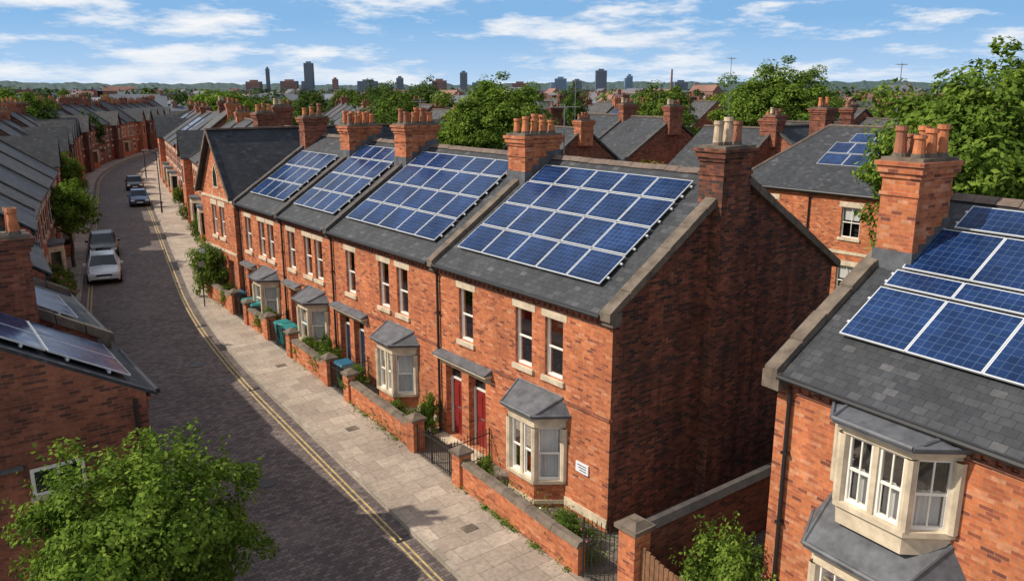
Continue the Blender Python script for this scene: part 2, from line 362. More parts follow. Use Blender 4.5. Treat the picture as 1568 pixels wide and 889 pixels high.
def door(g,fr,u0,u1,z0,z1,mat,dep=.35):
    d=g['door']; fbox(d,fr,u0,u1,-dep-.05,-dep,z0,z0+(z1-z0)*.80,mat); zt=z0+(z1-z0)*.80
    fbox(d,fr,u0,u1,-dep-.06,-dep+.03,zt,zt+.06,'white_paint')
    d.poly([fr.pt(u0,-dep-.02,zt+.06),fr.pt(u1,-dep-.02,zt+.06),fr.pt(u1,-dep-.02,z1),fr.pt(u0,-dep-.02,z1)],'car_glass')
    W=u1-u0
    for (a,b) in ((.12,.45),(.55,.88)):
        for (c,e) in ((.08,.42),(.52,.92)):
            fbox(d,fr,u0+W*a,u0+W*b,-dep,-dep+.018,z0+(zt-z0)*c,z0+(zt-z0)*e,mat)
    fbox(d,fr,u0,u0+.07,-dep,-dep+.05,z0,zt,'white_paint'); fbox(d,fr,u1-.07,u1,-dep,-dep+.05,z0,zt,'white_paint')
    fbox(d,fr,(u0+u1)/2-.1,(u0+u1)/2+.1,-dep+.02,-dep+.03,z0+.95*(z1-z0)/2.4,z0+1.0*(z1-z0)/2.4,'steel')
def solar(loc,rz,ys,rows,eave,s,x0=0,off=.13):
    """rows: list of (w0,w1,[(y0,y1),...]) in plan distance from the eave"""
    g=G('solar_panel_array',loc,rz); mb=g['panels']
    z=lambda x: eave+.06+s*x; nl=math.sqrt(1+s*s); n=Vector((-s/nl,0,1/nl)); k=nl
    def P(x,y,h): return Vector((x,y,z(x)))+n*h
    for (w0,w1,cols) in rows:
        for (a,b) in cols:
            c=[P(w0,a,off-.035),P(w1,a,off-.035),P(w1,b,off-.035),P(w0,b,off-.035),P(w0,a,off),P(w1,a,off),P(w1,b,off),P(w0,b,off)]
            mb.hexa(c,'aluminium'); e=.024; L=(w1-w0)*k; Wd=b-a
            nu=max(2,round(Wd/.1667)); nv=max(2,round(L/.1667)); U=nu*.1667; V=nv*.1667
            mb.poly([P(w0+e/k,a+e,off+.003),P(w0+e/k,b-e,off+.003),P(w1-e/k,b-e,off+.003),P(w1-e/k,a+e,off+.003)],'solar_cells',uv=[(0,0),(U,0),(U,V),(0,V)])
        ya=min(c[0] for c in cols); yb=max(c[1] for c in cols)
        for t in (.25,.75):
            w=w0+(w1-w0)*t; q=P(w,ya-.08,off-.09); q2=P(w,yb+.08,off-.09); mb.beam(q,q2,(.04,0,.04*s),n*.05,'aluminium')
    g.done()
def cols(a,b,n,gap=.03):
    w=(b-a)/n; return [(a+i*w,a+(i+1)*w-gap) for i in range(n)]
# ---------------------------------------------------------------- terrain functions
ys_=np.arange(-80,900,.5)
sl=np.interp(ys_,[-80,14,32,90,135,900],[.047,.047,.205,.205,.50,.50]); kc=np.cumsum(sl)*.5; kc=kc-np.interp(.8,ys_,kc)-4.1
def kx(y): return float(np.interp(y,ys_,kc))
def ks(y): return float(np.interp(y,ys_,sl))
def gz(y): return float(np.interp(y,[-1000,0,20,28,5000],[0,0,.6,.75,.75]))
RW=5.3
def gwx(y): return -1.8+.03*y
# ---------------------------------------------------------------- ground, road, pavements
mb=MB(); yy=[-400,-100,0,10,20,28,60,200,800,4500]
xx=[-4500,-300,-40,-10,10,60,300,4500]
for i in range(len(yy)-1):
    for j in range(len(xx)-1):
        mb.poly([(xx[j],yy[i],gz(yy[i])-.03),(xx[j+1],yy[i],gz(yy[i])-.03),(xx[j+1],yy[i+1],gz(yy[i+1])-.03),(xx[j],yy[i+1],gz(yy[i+1])-.03)],'grass_ground')
mb.obj('ground')
Y=list(np.arange(-40,60,2.0))+list(np.arange(60,260,5.0))
def strip(mb,fa,fb,dz,mat,ylist=Y):
    for i in range(len(ylist)-1):
        a,b=ylist[i],ylist[i+1]
        A0=fa(a);A1=fb(a);B0=fa(b);B1=fb(b)
        mb.poly([(A0,a,gz(a)+dz),(A1,a,gz(a)+dz),(B1,b,gz(b)+dz),(B0,b,gz(b)+dz)],mat,uv=[(A0-kx(a),a),(A1-kx(a),a),(B1-kx(b),b),(B0-kx(b),b)])
mb=MB(); strip(mb,lambda y:kx(y)-RW,lambda y:kx(y),0,'setts'); mb.obj('road')
mb=MB()
for o in (.30,.46): strip(mb,lambda y:kx(y)-o-.06,lambda y:kx(y)-o,.004,'yellow_line')
for o in (.30,.46): strip(mb,lambda y:kx(y)-RW+o,lambda y:kx(y)-RW+o+.06,.004,'yellow_line')
mb.obj('road_markings')
mb=MB()
for (a,b,side) in ((0,.16,0),(-RW-.16,-RW,1)):
    strip(mb,lambda y:kx(y)+a,lambda y:kx(y)+b,.13,'kerbstone')
    e=a if side==0 else b
    for i in range(len(Y)-1):
        p,q=Y[i],Y[i+1]; mb.poly([(kx(p)+e,p,gz(p)-.02),(kx(q)+e,q,gz(q)-.02),(kx(q)+e,q,gz(q)+.13),(kx(p)+e,p,gz(p)+.13)],'kerbstone')
mb.obj('kerb')
mb=MB()
strip(mb,lambda y:kx(y)+.16,lambda y:gwx(y)+.02 if y<28 else kx(y)+3.0,.12,'flags')
strip(mb,lambda y:kx(y)-RW-2.4,lambda y:kx(y)-RW-.16,.12,'flags')
mb.obj('pavement')
g=G('manhole_cover'); 
for (x,y) in ((-6.0,8.0),(-4.6,19.0)): g['lid'].tube((x,y,gz(y)-.02),(x,y,gz(y)+.006),.33,.33,20,'black_iron')
for (y) in (3.0,15.0,24.0): g['grating'].box(kx(y)-.5,kx(y)-.05,y,y+.45,gz(y)-.02,gz(y)+.007,'black_iron')
for (x,y) in ((-2.9,2.2),(-2.6,9.5),(-2.2,16.5)): g['pavement_cover'].box(x,x+.4,y,y+.32,gz(y)+.1,gz(y+.32)+.123,'coping')
g.done()
mb=MB(); strip(mb,lambda y:gwx(y)+.02,lambda y:.3,.115,'yard_paving',ylist=[-2,0,4,8,12,16,20,24,28,31]); mb.poly([(-1.86,-30,.11),(12,-30,.11),(12,-2.01,.11),(-1.86,-2.01,.11)],'yard_paving'); mb.poly([(.3,-2.0,.112),(12,-2.0,.112),(12,0,.112),(.3,0,.112)],'yard_paving')
mb.poly([(-16,-14,.11),(-11.6,-14,.11),(-11.6,4.4,.11),(-16,4.4,.11)],'yard_paving')
mb.obj('garden_paving')
# ---------------------------------------------------------------- main terrace
EV,RG,RX,D=6.1,9.1,4.5,9.5; S=(RG-EV)/RX
def terrace(y0,W,pair,single,bayc,bw,doors,colr,nc,nr_rows,last=False,first=False,curs=None,chz=9.95):
    base=gz(y0+W*.3); q=lambda z: base+z*(3.2-base)/3.2
    g=G('brick_house',(0,y0,0)); ops=[]
    wz0,wz1=3.8,5.45; ww=.74
    wins=[(c-ww/2,c+ww/2,wz0,wz1) for c in pair+single]; ops+=wins
    dr=[(a,b,q(.30),q(2.72),.30) for a,b in doors]; ops+=dr
    ops.append((bayc-.8,bayc+.8,q(1.1),q(2.55)))
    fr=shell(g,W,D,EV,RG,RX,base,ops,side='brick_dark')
    for i,wd in enumerate(wins): window(g,fr,*wd,cur=(curs[i] if curs else None))
    for a,b,c,d_,_ in dr: door(g,fr,a,b,c,d_,random.choice(['door_maroon','door_maroon','door_maroon','door_navy']),.25)
    a0=min(a for a,b in doors)-.25; b0=max(b for a,b in doors)+.25
    t=g['stone_trim']; fbox(t,fr,a0,b0,-.01,.015,q(2.74),q(2.98),'stone'); fbox(t,fr,a0-.08,b0+.08,0.002,.26,q(2.99),q(3.06),'stone')
    t.hexa([fr.pt(a0-.1,0.002,q(3.065)),fr.pt(b0+.1,0.002,q(3.065)),fr.pt(b0+.1,.30,q(3.065)),fr.pt(a0-.1,.30,q(3.065)),fr.pt(a0-.1,0.002,q(3.24)),fr.pt(b0+.1,0.002,q(3.24)),fr.pt(b0+.1,.30,q(3.10)),fr.pt(a0-.1,.30,q(3.10))],'lead')
    fbox(t,fr,a0+.1,b0-.1,.002,.45,base-.1,q(.28),'stone'); fbox(t,fr,a0+.1,b0-.1,.451,.8,base-.1,q(.14),'stone')
    for (a,b) in ((0.001,a0-.12),(b0+.12,W-.001)):
        if b-a>.1: fbox(g['brick_cornice'],fr,a,b,.003,.04,3.24,3.32,'brick_brown')
    if bayc-bw/2>.3: fbox(g['brick_cornice'],fr,.001,bayc-bw/2-.02,.003,.03,base+.22,q(.48),'stone')
    bay(g,fr,bayc,bw,bw*.52,.66,base-.1,q(.95),q(2.52),q(2.84),3.36,cur='full',inset=.12)
    roof(g,W,D,EV,RG,RX,par0=first,par1=True,cop='coping_dark' if not first else 'coping',y0=(.2 if first else 0.0))
    gutter(g,W-.2,EV,[W-.15],base,y0=(.2 if first else .16)); dentils(g,W,EV)
    ch=g['chimney']; zf=lambda x: min(EV+.06+S*x,EV+.06+(RG-EV)/(D-RX)*(D-x))+.12
    if last: chimney(ch,3.5,4.7,W-.35,W+.3,8.0,10.1,3,1,bm='brick_brown')
    else: 
        chimney(ch,3.25,4.75,W-.45,W+.45,7.6,chz,4,2,bm='brick'); flash(g['flashing'],3.25,4.75,W-.45,W+.45,zf)
    if first:
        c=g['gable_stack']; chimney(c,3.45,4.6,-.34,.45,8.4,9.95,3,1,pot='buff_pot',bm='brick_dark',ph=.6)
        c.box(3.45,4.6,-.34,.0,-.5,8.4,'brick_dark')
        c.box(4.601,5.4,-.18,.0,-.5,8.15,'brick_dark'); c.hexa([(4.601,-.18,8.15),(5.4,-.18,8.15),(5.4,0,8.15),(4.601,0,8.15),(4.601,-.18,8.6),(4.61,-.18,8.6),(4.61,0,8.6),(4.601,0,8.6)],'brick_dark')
        g['brick_cornice'].box(.02,1.1,-.035,.0,3.24,3.32,'brick_brown')
        for i in range(30):
            g['brick_cornice'].box(.004,.23 if i%2 else .12,-.004,.002,.6+i*.18,.6+i*.18+.178,'brick_brown')
    g.done()
    if nc:
        rows=[]; ws=[.48,1.42,2.36,3.30,4.05][:nr_rows+1]
        for i in range(len(ws)-1):
            rows.append((ws[i],ws[i+1]-.035,cols(colr[0]+(.03*i),colr[1]-.02*i,nc)))
        solar((0,y0,0),0,None,rows,EV,S)
    return base
b=terrace(0,8.0,[2.2,3.5],[6.35],2.75,2.15,[(5.35,6.25),(6.65,7.55)],(.95,7.4),5,4,first=True,curs=['full','sides','full'])
terrace(8.0,7.7,[2.2,3.5],[6.1],2.4,2.05,[(5.2,6.05),(6.4,7.25)],(.75,7.15),5,4,chz=10.05)
terrace(15.7,5.0,[1.25,2.3],[4.0],1.6,1.85,[(3.6,4.45)],(.55,4.5),4,4,chz=9.85)
terrace(20.7,5.3,[1.35,2.45],[4.2],1.7,1.85,[(3.8,4.65)],(.6,4.7),4,3,last=True)
def gothic(loc,rz,W=4.9,Dp=10,ev=6.3,ap=9.3,base=.75,windows=True):
    g=G('gabled_brick_house',loc,rz); w=g['walls']; fr=Fr((-.25,0),(0,1),(-1,0)); c=W/2
    ops=[(c-.95,c-.25,4.0,5.6),(c+.25,c+.95,4.0,5.6)]
    o2=[(.6,1.5,base+.3,base+2.2,.35)]; bayo=(c+.1,c+1.7,base+1,base+2.2)
    wall(w,fr,0,W,base-.8,ev,ops+o2+[bayo],'brick')
    w.poly([fr.pt(0,0,ev),fr.pt(W,0,ev),fr.pt(c,0,ap)],'brick')
    for y in (0,W): w.poly([(-.25,y,base-.8),(Dp,y,base-.8),(Dp,y,ev),(-.25,y,ev)],'brick')
    w.poly([(Dp,0,base-.8),(Dp,W,base-.8),(Dp,W,ev),(Dp,c,ap),(Dp,0,ev)],'brick')
    for o in ops: window(g,fr,*o[:4])
    for u in (c-.6,c+.6): fbox(g['stone_trim'],fr,u-.06,u+.06,.0,.02,5.9,6.3,'stone')
    t=g['stone_trim']; a=.36; zb=6.5
    t.prism([fr.pt(c-a,.02,0)[:2],fr.pt(c+a,.02,0)[:2],fr.pt(c+a,.002,0)[:2],fr.pt(c-a,.002,0)[:2]],zb,zb+.7,'stone')
    t.poly([fr.pt(c-a,.02,zb+.7),fr.pt(c+a,.02,zb+.7),fr.pt(c,.02,zb+1.35)],'stone')
    t.poly([fr.pt(c-a+.1,.03,zb+.1),fr.pt(c+a-.1,.03,zb+.1),fr.pt(c+a-.1,.03,zb+.7),fr.pt(c,.03,zb+1.15),fr.pt(c-a+.1,.03,zb+.7)],'car_glass')
    fbox(t,fr,0,W,.002,.05,5.95,6.08,'stone') ; fbox(t,fr,0,W,.002,.05,3.3,3.42,'stone')
    door(g,fr,.6,1.5,base+.3,base+2.2,'door_green',.3)
    bay(g,fr,c+.9,1.7,.9,.6,base-.1,base+.8,base+2.05,base+2.3,base+2.5,cur='sides')
    r=g['roof']; s=(ap-ev)/c
    for sg in (-1,1):
        ye=c+sg*(c+.2); ze=ev-.2*s+.05
        r.hexa([(-.5,c,ap+.05),(Dp+.2,c,ap+.05),(Dp+.2,ye,ze),(-.5,ye,ze),(-.5,c,ap+.13),(Dp+.2,c,ap+.13),(Dp+.2,ye,ze+.08),(-.5,ye,ze+.08)],'slate')
        r.beam((-.56,c,ap+.02),(-.56,ye,ze-.02),(.05,0,0),(0,0,.2),'coping')
    r.beam((-.5,c-.1,ap+.12),(Dp,c-.1,ap+.12),(0,.2,0),(0,0,.09),'ridge_tile')
    chimney(g['chimney'],3,4,W-.3,W+.35,7,10.2,3,1,bm='brick_brown')
    return g.done()
gothic((.1,26.3,0),0)
# ---------------------------------------------------------------- right hand house
oR=Vector((-.2,-4.8)); th=math.radians(6); dR=Vector((-math.sin(th),-math.cos(th))); WR=10.0
locR=(oR.x+dR.x*WR,oR.y+dR.y*WR,0)
g=G('brick_house',locR,-th)
bc=WR-2.6
ops=[(bc-.9,bc+.9,4.3,5.6),(bc-.9,bc+.9,1.0,3.0),(WR-6.1,WR-5.2,4.0,5.3),(WR-8.2,WR-7.2,3.9,5.5),(WR-6.2,WR-5.1,.3,2.8,.4)]
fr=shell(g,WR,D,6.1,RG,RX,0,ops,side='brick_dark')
window(g,fr,*ops[2]); window(g,fr,*ops[3]); door(g,fr,*ops[4][:4],'door_navy')
fbox(g['stone_trim'],fr,WR-6.5,WR-4.9,-.01,.02,2.82,3.1,'stone')
fbox(g['stone_trim'],fr,WR-4.35,WR-4.05,-.01,.02,3.5,3.64,'stone'); fbox(g['stone_trim'],fr,WR-4.75,WR-4.5,-.01,.02,3.5,3.64,'stone')
bay(g,fr,bc,2.2,1.25,.62,3.9,4.34,5.60,5.78,5.98,base='stone',cur='half',bar=True)
bay(g,fr,bc,2.65,1.55,.88,-.1,.95,3.1,3.4,4.1,cur='full',bar=True)
roof(g,WR,D,6.1,RG,RX,par0=True,par1=True,cop='coping'); gutter(g,WR-.2,6.1,[WR-.35],0); dentils(g,WR,6.1)
g['parapet'].box(-.26,.2,WR-.22,WR+.19,5.7,6.05,'coping')
chimney(g['chimney'],2.55,3.65,WR-.85,WR-.05,7.3,10.05,3,2,bm='brick',ph=.52)
flash(g['flashing'],2.55,3.65,WR-.85,WR-.05,lambda x: 6.16+S*x+.08,h=.22)
g.done()
rows=[(.85,2.0,[(WR-2.03-1.36*i,WR-.68-1.36*i) for i in range(5)]),
      (2.06,2.44,[(WR-2.06-1.36*i,WR-.71-1.36*i) for i in range(5)]),
      (2.5,3.55,[(WR-2.11-1.36*i,WR-.76-1.36*i) for i in range(5)]),
      (3.62,4.2,[(WR-2.41-1.36*i,WR-1.06-1.36*i) for i in range(5)])]
solar(locR,-th,None,rows,6.1,S)
# ---------------------------------------------------------------- left hand near houses
def lhouse(y0,y1,x,ev,rg,rx,Dd,front,chim,arr,par=True,mat='slate',wins=True):
    W=y1-y0; g=G('brick_house',(x,y1,0),math.pi)
    ops=[]; 
    if wins:
        k=max(1,int(W/2.2))
        for i in range(k):
            c=W*(i+.5)/k; ops+= [(c-.4,c+.4,3.3,4.5),(c-.45,c+.45,1.0,2.5)]
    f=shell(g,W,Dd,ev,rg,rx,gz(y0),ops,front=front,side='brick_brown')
    for o in ops: window(g,f,*o)
    roof(g,W,Dd,ev,rg,rx,mat=mat,par0=par,par1=par,cop='coping'); gutter(g,W-.15,ev,[.3],0,y0=.15); dentils(g,W,ev)
    for (a,b,c,d_,z0,z1) in chim: chimney(g['chimney'],a,b,c,d_,z0,z1,2,2,bm='brick_brown')
    t=g['stone_trim']
    if y0<5:
        f2=Fr((0,W+.0),(1,0),(0,1)); fbox(t,f2,1.35,2.35,.002,.03,3.25,3.85,'white_paint'); fbox(t,f2,1.42,1.82,.031,.036,3.32,3.78,'car_glass'); fbox(t,f2,1.88,2.28,.031,.036,3.32,3.78,'car_glass'); fbox(t,f2,1.3,2.4,.002,.09,3.15,3.24,'stone')
        fbox(t,f2,2.45,6.5,.002,.08,3.9,3.98,'lead'); t.tube(f2.pt(.25,.07,4.9),f2.pt(.25,.07,.1),.045,.045,8,'black_iron')
    g.done()
    if arr: solar((x,y1,0),math.pi,None,arr,ev,(rg-ev)/rx)
lhouse(4.45,8.3,-9.7,5.0,7.35,4.1,8,'brick',[(1.4,2.3,-.45,.3,5.2,8.1)],[(.25,1.75,[(.75,2.1),(2.13,3.5)]),(1.78,3.3,[(.75,2.1),(2.13,3.5)])],par=False)
lhouse(8.45,14.4,-9.75,5.25,7.6,4.1,8,'brick',[(3.4,4.6,-.3,.5,6.5,8.6)],[(.4,1.9,[(2.1,3.6),(3.65,5.15)]),(1.95,3.4,[(2.1,3.6),(3.65,5.15)])])
# ---------------------------------------------------------------- generic brick house mesh (shared)
def generic_mesh(seed,W=5.6,Dd=8.5,ev=5.4,rg=8.3,front='brick',slate='slate',dormer=False,gablefront=False,chim=True,bayw=False,solarp=False):
    rnd=random.Random(seed); mb=MB(); rx=Dd/2; s=(rg-ev)/rx
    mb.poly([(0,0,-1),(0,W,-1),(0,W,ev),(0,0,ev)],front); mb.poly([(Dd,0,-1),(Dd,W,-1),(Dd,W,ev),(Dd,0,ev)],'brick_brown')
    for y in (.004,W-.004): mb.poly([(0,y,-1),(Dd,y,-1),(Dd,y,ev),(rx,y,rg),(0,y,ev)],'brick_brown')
    for sg in (0,1):
        xe=-.2 if sg==0 else Dd+.2; ze=ev-.2*s+.05
        mb.hexa([(xe,0,ze),(rx,0,rg+.05),(rx,W,rg+.05),(xe,W,ze),(xe,0,ze+.08),(rx,0,rg+.13),(rx,W,rg+.13),(xe,W,ze+.08)],slate)
        mb.beam((xe,-.12,ze+.02),(rx,-.12,rg+.1),(0,.24,0),(0,0,.16),'coping_dark')
    mb.box(rx-.1,rx+.1,.13,W,rg+.11,rg+.22,'ridge_tile')
    def win(side,u,z0,z1,ww):
        sg=-1 if side==0 else 1; xb=0 if side==0 else Dd
        def bx(a,b,*r):
            p,q=sorted((xb+sg*a,xb+sg*b)); mb.box(p,q,*r)
        bx(.001,.02,u-ww/2,u+ww/2,z0,z1,'white_paint')
        for (a,b) in ((z0+.07,(z0+z1)/2-.03),((z0+z1)/2+.03,z1-.07)): bx(.021,.026,u-ww/2+.08,u+ww/2-.08,a,b,'car_glass')
        bx(.001,.04,u-ww/2-.1,u+ww/2+.1,z1+.01,z1+.25,'stone'); bx(.001,.08,u-ww/2-.08,u+ww/2+.08,z0-.13,z0-.01,'stone')
    for side in (0,1):
        for u in ([W*.25,W*.5,W*.8]): win(side,u,3.3,4.75,.8)
        if not (bayw and side==0): win(side,W*.3,.9,2.5,1.4)
    if bayw:
        c=W*.32; pl=[(0,c-1),(-.6,c-.55),(-.6,c+.55),(0,c+1)]; mb.prism(pl,-.5,.9,front); mb.prism([(x*.95,c+(y-c)*.97) for x,y in pl],.9,2.4,'car_glass')
        for x,y in pl: mb.tube((x,y,.9),(x,y,2.4),.09,.09,6,'stone')
        mb.tube((-.6,c,.9),(-.6,c,2.4),.06,.06,6,'stone'); mb.prism([(x*1.1,c+(y-c)*1.08) for x,y in pl],2.4,2.7,'stone'); mb.prism([(x*1.2,c+(y-c)*1.12) for x,y in pl],2.701,2.85,'lead')
    mb.box(-.03,.0,W*.72,W*.72+.9,0,2.1,'door_maroon'); mb.box(-.06,-.001,W*.72-.15,W*.72+1.05,2.2,2.5,'stone')
    mb.box(-.12,-.001,0.01,W-.01,ev-.2,ev-.05,'black_iron')
    if gablefront:
        c=W*.35; a=1.5
        mb.box(-.6,-.003,c-a,c+a,-1,ev,front)
        mb.poly([(-.6,c-a,ev),(-.6,c+a,ev),(-.6,c,ev+2.0)],front)
        for sg in (-1,1): mb.hexa([(-.8,c,ev+2.03),(rx*.8,c,ev+2.03),(1.0,c+sg*(a+.15),ev-.1),(-.8,c+sg*(a+.15),ev-.1),(-.8,c,ev+2.12),(rx*.8,c,ev+2.12),(1.0,c+sg*(a+.15),ev),(-.8,c+sg*(a+.15),ev)],slate)
        mb.box(-.63,-.601,c-.5,c+.5,3.2,4.8,'white_paint'); mb.box(-.645,-.631,c-.42,c+.42,3.3,4.7,'car_glass')
        mb.box(-.63,-.601,c-.3,c+.3,5.4,6.3,'white_paint'); mb.box(-.645,-.631,c-.24,c+.24,5.48,6.22,'car_glass')
    if dormer:
        c=W*.5; mb.box(.9,rx-.6,c-.7,c+.7,ev+.4,rg-.35,'far_light'); mb.box(.8,rx-.3,c-.85,c+.85,rg-.35,rg-.25,'lead'); mb.box(.88,.899,c-.5,c+.5,ev+.75,rg-.5,'car_glass')
    if solarp:
        for i in range(3):
            for j in range(2):
                w0=.8+j*1.3; a=.9+i*1.2; zz=lambda x: ev+.2+s*x
                mb.hexa([(w0,a,zz(w0)-.03),(w0+1.2,a,zz(w0+1.2)-.03),(w0+1.2,a+1.15,zz(w0+1.2)-.03),(w0,a+1.15,zz(w0)-.03),(w0,a,zz(w0)),(w0+1.2,a,zz(w0+1.2)),(w0+1.2,a+1.15,zz(w0+1.2)),(w0,a+1.15,zz(w0))],'solar_cells')
    h=rg+rnd.uniform(.5,1.3)
    if chim: chimney(mb,rx-.6,rx+.5,-.35,.35,rg-1,h,rnd.choice([2,3,4]),1,bm=rnd.choice(['brick','brick_brown','brick_dark']),pot=rnd.choice(['terracotta','terracotta_old','buff_pot']),ph=.4)
    return mb.mesh('brick_house_mesh')
VAR=[generic_mesh(1,bayw=True),generic_mesh(2,slate='slate_old',front='brick_brown',chim=False),generic_mesh(3,gablefront=True),generic_mesh(4,rg=8.8,slate='slate_old',dormer=True,chim=True),generic_mesh(5,ev=5.8,rg=8.7,front='brick_brown'),generic_mesh(6,gablefront=True,front='brick_dark',slate='slate_old'),generic_mesh(7,chim=False,bayw=True,solarp=True),generic_mesh(8,ev=5.6,rg=8.9,slate='slate_old')]
def put(me,name,loc,rz,sc=1):
    o=bpy.data.objects.new(name,me); COL.objects.link(o); o.location=loc; o.rotation_euler=(0,0,rz); o.scale=(sc,sc,sc) if not isinstance(sc,tuple) else sc; return o
rnd=random.Random(11)
def row(off,y0,y1,face,skip=.0,step=5.6,var=None,sc=1.0,jit=0):
    y=y0
    while y<y1:
        sl_=ks(y+2.8); a=math.atan(sl_); dy=step*sc*math.cos(a)
        if rnd.random()>=skip:
            v=rnd.choice(var or VAR); z=gz(y)+rnd.uniform(-jit,jit)
            if face<0: put(v,'brick_house',(kx(y)+off,y,z),-a,sc)
            else: put(v,'brick_house',(kx(y+dy)+off,y+dy,z),math.pi-a,sc)
        y+=dy
row(2.75,31.7,170,-1,var=[VAR[0],VAR[0],VAR[2],VAR[4],VAR[6],VAR[7]])
row(-RW-1.3,14.6,45,1,var=[VAR[1],VAR[4],VAR[0]])
row(-RW-2.0,50,170,1,var=[VAR[0],VAR[2],VAR[4],VAR[5],VAR[7]])
for k,off in enumerate([62,92,124,156]):
    row(off,-30+k*10,95+k*22,-1 if k%2==0 else 1,skip=.25,jit=.5)
    row(off+(15 if k%2==0 else -15),-20+k*8,90+k*22,1 if k%2==0 else -1,skip=.35,jit=.5)
row(28.6,26,110,-1,skip=.3,jit=.3); row(36,40,120,1,skip=.4,jit=.3)
for off in (-40,-60,-84): row(off,60,170,1,skip=.2,jit=.3); row(off+13,66,170,-1,skip=.35,jit=.3)
# the house behind with the sash window, long hipped roof and panels
g=G('brick_house',(25,2.5,0)); W=13
ops=[(5.3,6.35,4.05,5.6),(10.2,11.2,4.05,5.6),(5.3,6.35,1,2.6)]
fr=shell(g,W,10,6.2,6.25,5,.1,ops,side='brick')
for o in ops: window(g,fr,*o,cur='blind',bar=True)
r=g['roof']; e=.25; z0=6.25; zr=9.4
A=[(-e,-e,z0),(10+e,-e,z0),(10+e,W+e,z0),(-e,W+e,z0)]; R0=(5,4.4,zr);R1=(5,W-2.5,zr)
r.poly([A[3],A[0],R0,R1],'slate'); r.poly([A[1],A[2],R1,R0],'slate'); r.poly([A[0],A[1],R0],'slate'); r.poly([A[2],A[3],R1],'slate'); r.prism([p[:2] for p in A],z0-.1,z0-.002,'coping_dark')
for p,q in ((A[0],R0),(A[1],R0),(A[2],R1),(A[3],R1),(R0,R1)): r.tube(p,q,.09,.09,6,'ridge_tile')
gutter(g,W,6.35,[3.5,8.2],0); fbox(g['stone_trim'],fr,.01,W-.01,.003,.04,3.2,3.35,'stone')
chimney(g['chimney'],4.5,5.7,1.6,2.5,7,10.4,3,1); chimney(g['chimney'],5.6,6.6,11.2,12.2,7.5,10.4,3,1)
g.done()
solar((25,2.5,0),0,None,[(1.9,2.8,cols(4.8,9.2,3)),(2.85,3.7,cols(5.6,9.2,3)),(3.75,4.5,cols(5.9,8.5,2))],6.19,(zr-z0)/(5+e))
put(VAR[2],'brick_house',(19.5,27,.5),.0,1.0)
put(VAR[5],'brick_house',(37,17,.3),.35,1.05); put(VAR[0],'brick_house',(31,22,.3),-math.pi/2,1.05); put(VAR[2],'brick_house',(45,5,.3),.1,1.1); put(VAR[1],'brick_house',(43,-6,.3),math.pi/2,1.1); put(VAR[4],'brick_house',(27,17.5,.2),0,1.0)
# ---------------------------------------------------------------- garden walls, railings, gates
def gwall(y0,y1,h=.85,piers=(True,True)):
    g=G('garden_wall'); w=g['brickwork']; n=max(1,int((y1-y0)/.9)); t=.24
    for i in range(n):
        a=y0+(y1-y0)*i/n; b_=y0+(y1-y0)*(i+1)/n; zz=gz(a)
        w.hexa([(gwx(a),a,zz-.2),(gwx(a)+t,a,zz-.2),(gwx(b_)+t,b_,zz-.2),(gwx(b_),b_,zz-.2),(gwx(a),a,zz+h),(gwx(a)+t,a,zz+h),(gwx(b_)+t,b_,gz(b_)+h),(gwx(b_),b_,gz(b_)+h)],'brick',skip=(2,4) if 0<i<n-1 else ())
        j=random.uniform(0,.012)
        w.hexa([(gwx(a)-.05,a+.004,gz(a)+h+.002),(gwx(a)+t+.05,a+.004,gz(a)+h+.002),(gwx(b_)+t+.05,b_-.006,gz(b_)+h+.002),(gwx(b_)-.05,b_-.006,gz(b_)+h+.002),(gwx(a)+.03,a+.004,gz(a)+h+.13+j),(gwx(a)+t-.03,a+.004,gz(a)+h+.13+j),(gwx(b_)+t-.03,b_-.006,gz(b_)+h+.13+j),(gwx(b_)+.03,b_-.006,gz(b_)+h+.13+j)],'coping')
    for on,y in ((piers[0],y0),(piers[1],y1)):
        if on:
            z=gz(y); x=gwx(y)+t/2; s_=1 if y==y1 else -1; yc=y+s_*.205
            w.box(x-.2,x+.2,yc-.2,yc+.2,z-.2,z+h+.28,'brick'); w.box(x-.26,x+.26,yc-.26,yc+.26,z+h+.281,z+h+.36,'coping')
            w.hexa([(x-.24,yc-.24,z+h+.361),(x+.24,yc-.24,z+h+.361),(x+.24,yc+.24,z+h+.361),(x-.24,yc+.24,z+h+.361),(x-.05,yc-.05,z+h+.5),(x+.05,yc-.05,z+h+.5),(x+.05,yc+.05,z+h+.5),(x-.05,yc+.05,z+h+.5)],'coping')
    g.done()
gwall(-.9,4.2,piers=(False,True)); gwall(7.3,11.6,piers=(True,True)); gwall(13.9,17.2); gwall(20.3,22.6); gwall(25.1,28.4)
def railing(p0,p1,h=.95,gate=False,name='iron_railing'):
    g=G(name); m=g['bars']; p0=Vector(p0);p1=Vector(p1);d=p1-p0;L=math.hypot(d.x,d.y);n=max(2,int(L/.11))
    up=Vector((0,0,1))
    for zz in (.12,h-.1): m.tube(p0+up*zz,p1+up*zz,.016,.016,5,'black_iron')
    for i in range(n+1):
        q=p0+d*i/n; e=.05*math.sin(math.pi*i/n) if gate else 0
        r_=.022 if i in (0,n) else .010
        m.tube(q,q+up*(h+e),r_,r_,5,'black_iron'); m.tube(q+up*(h+e),q+up*(h+e+.09),r_*1.6,.002,5,'black_iron')
    g.done()
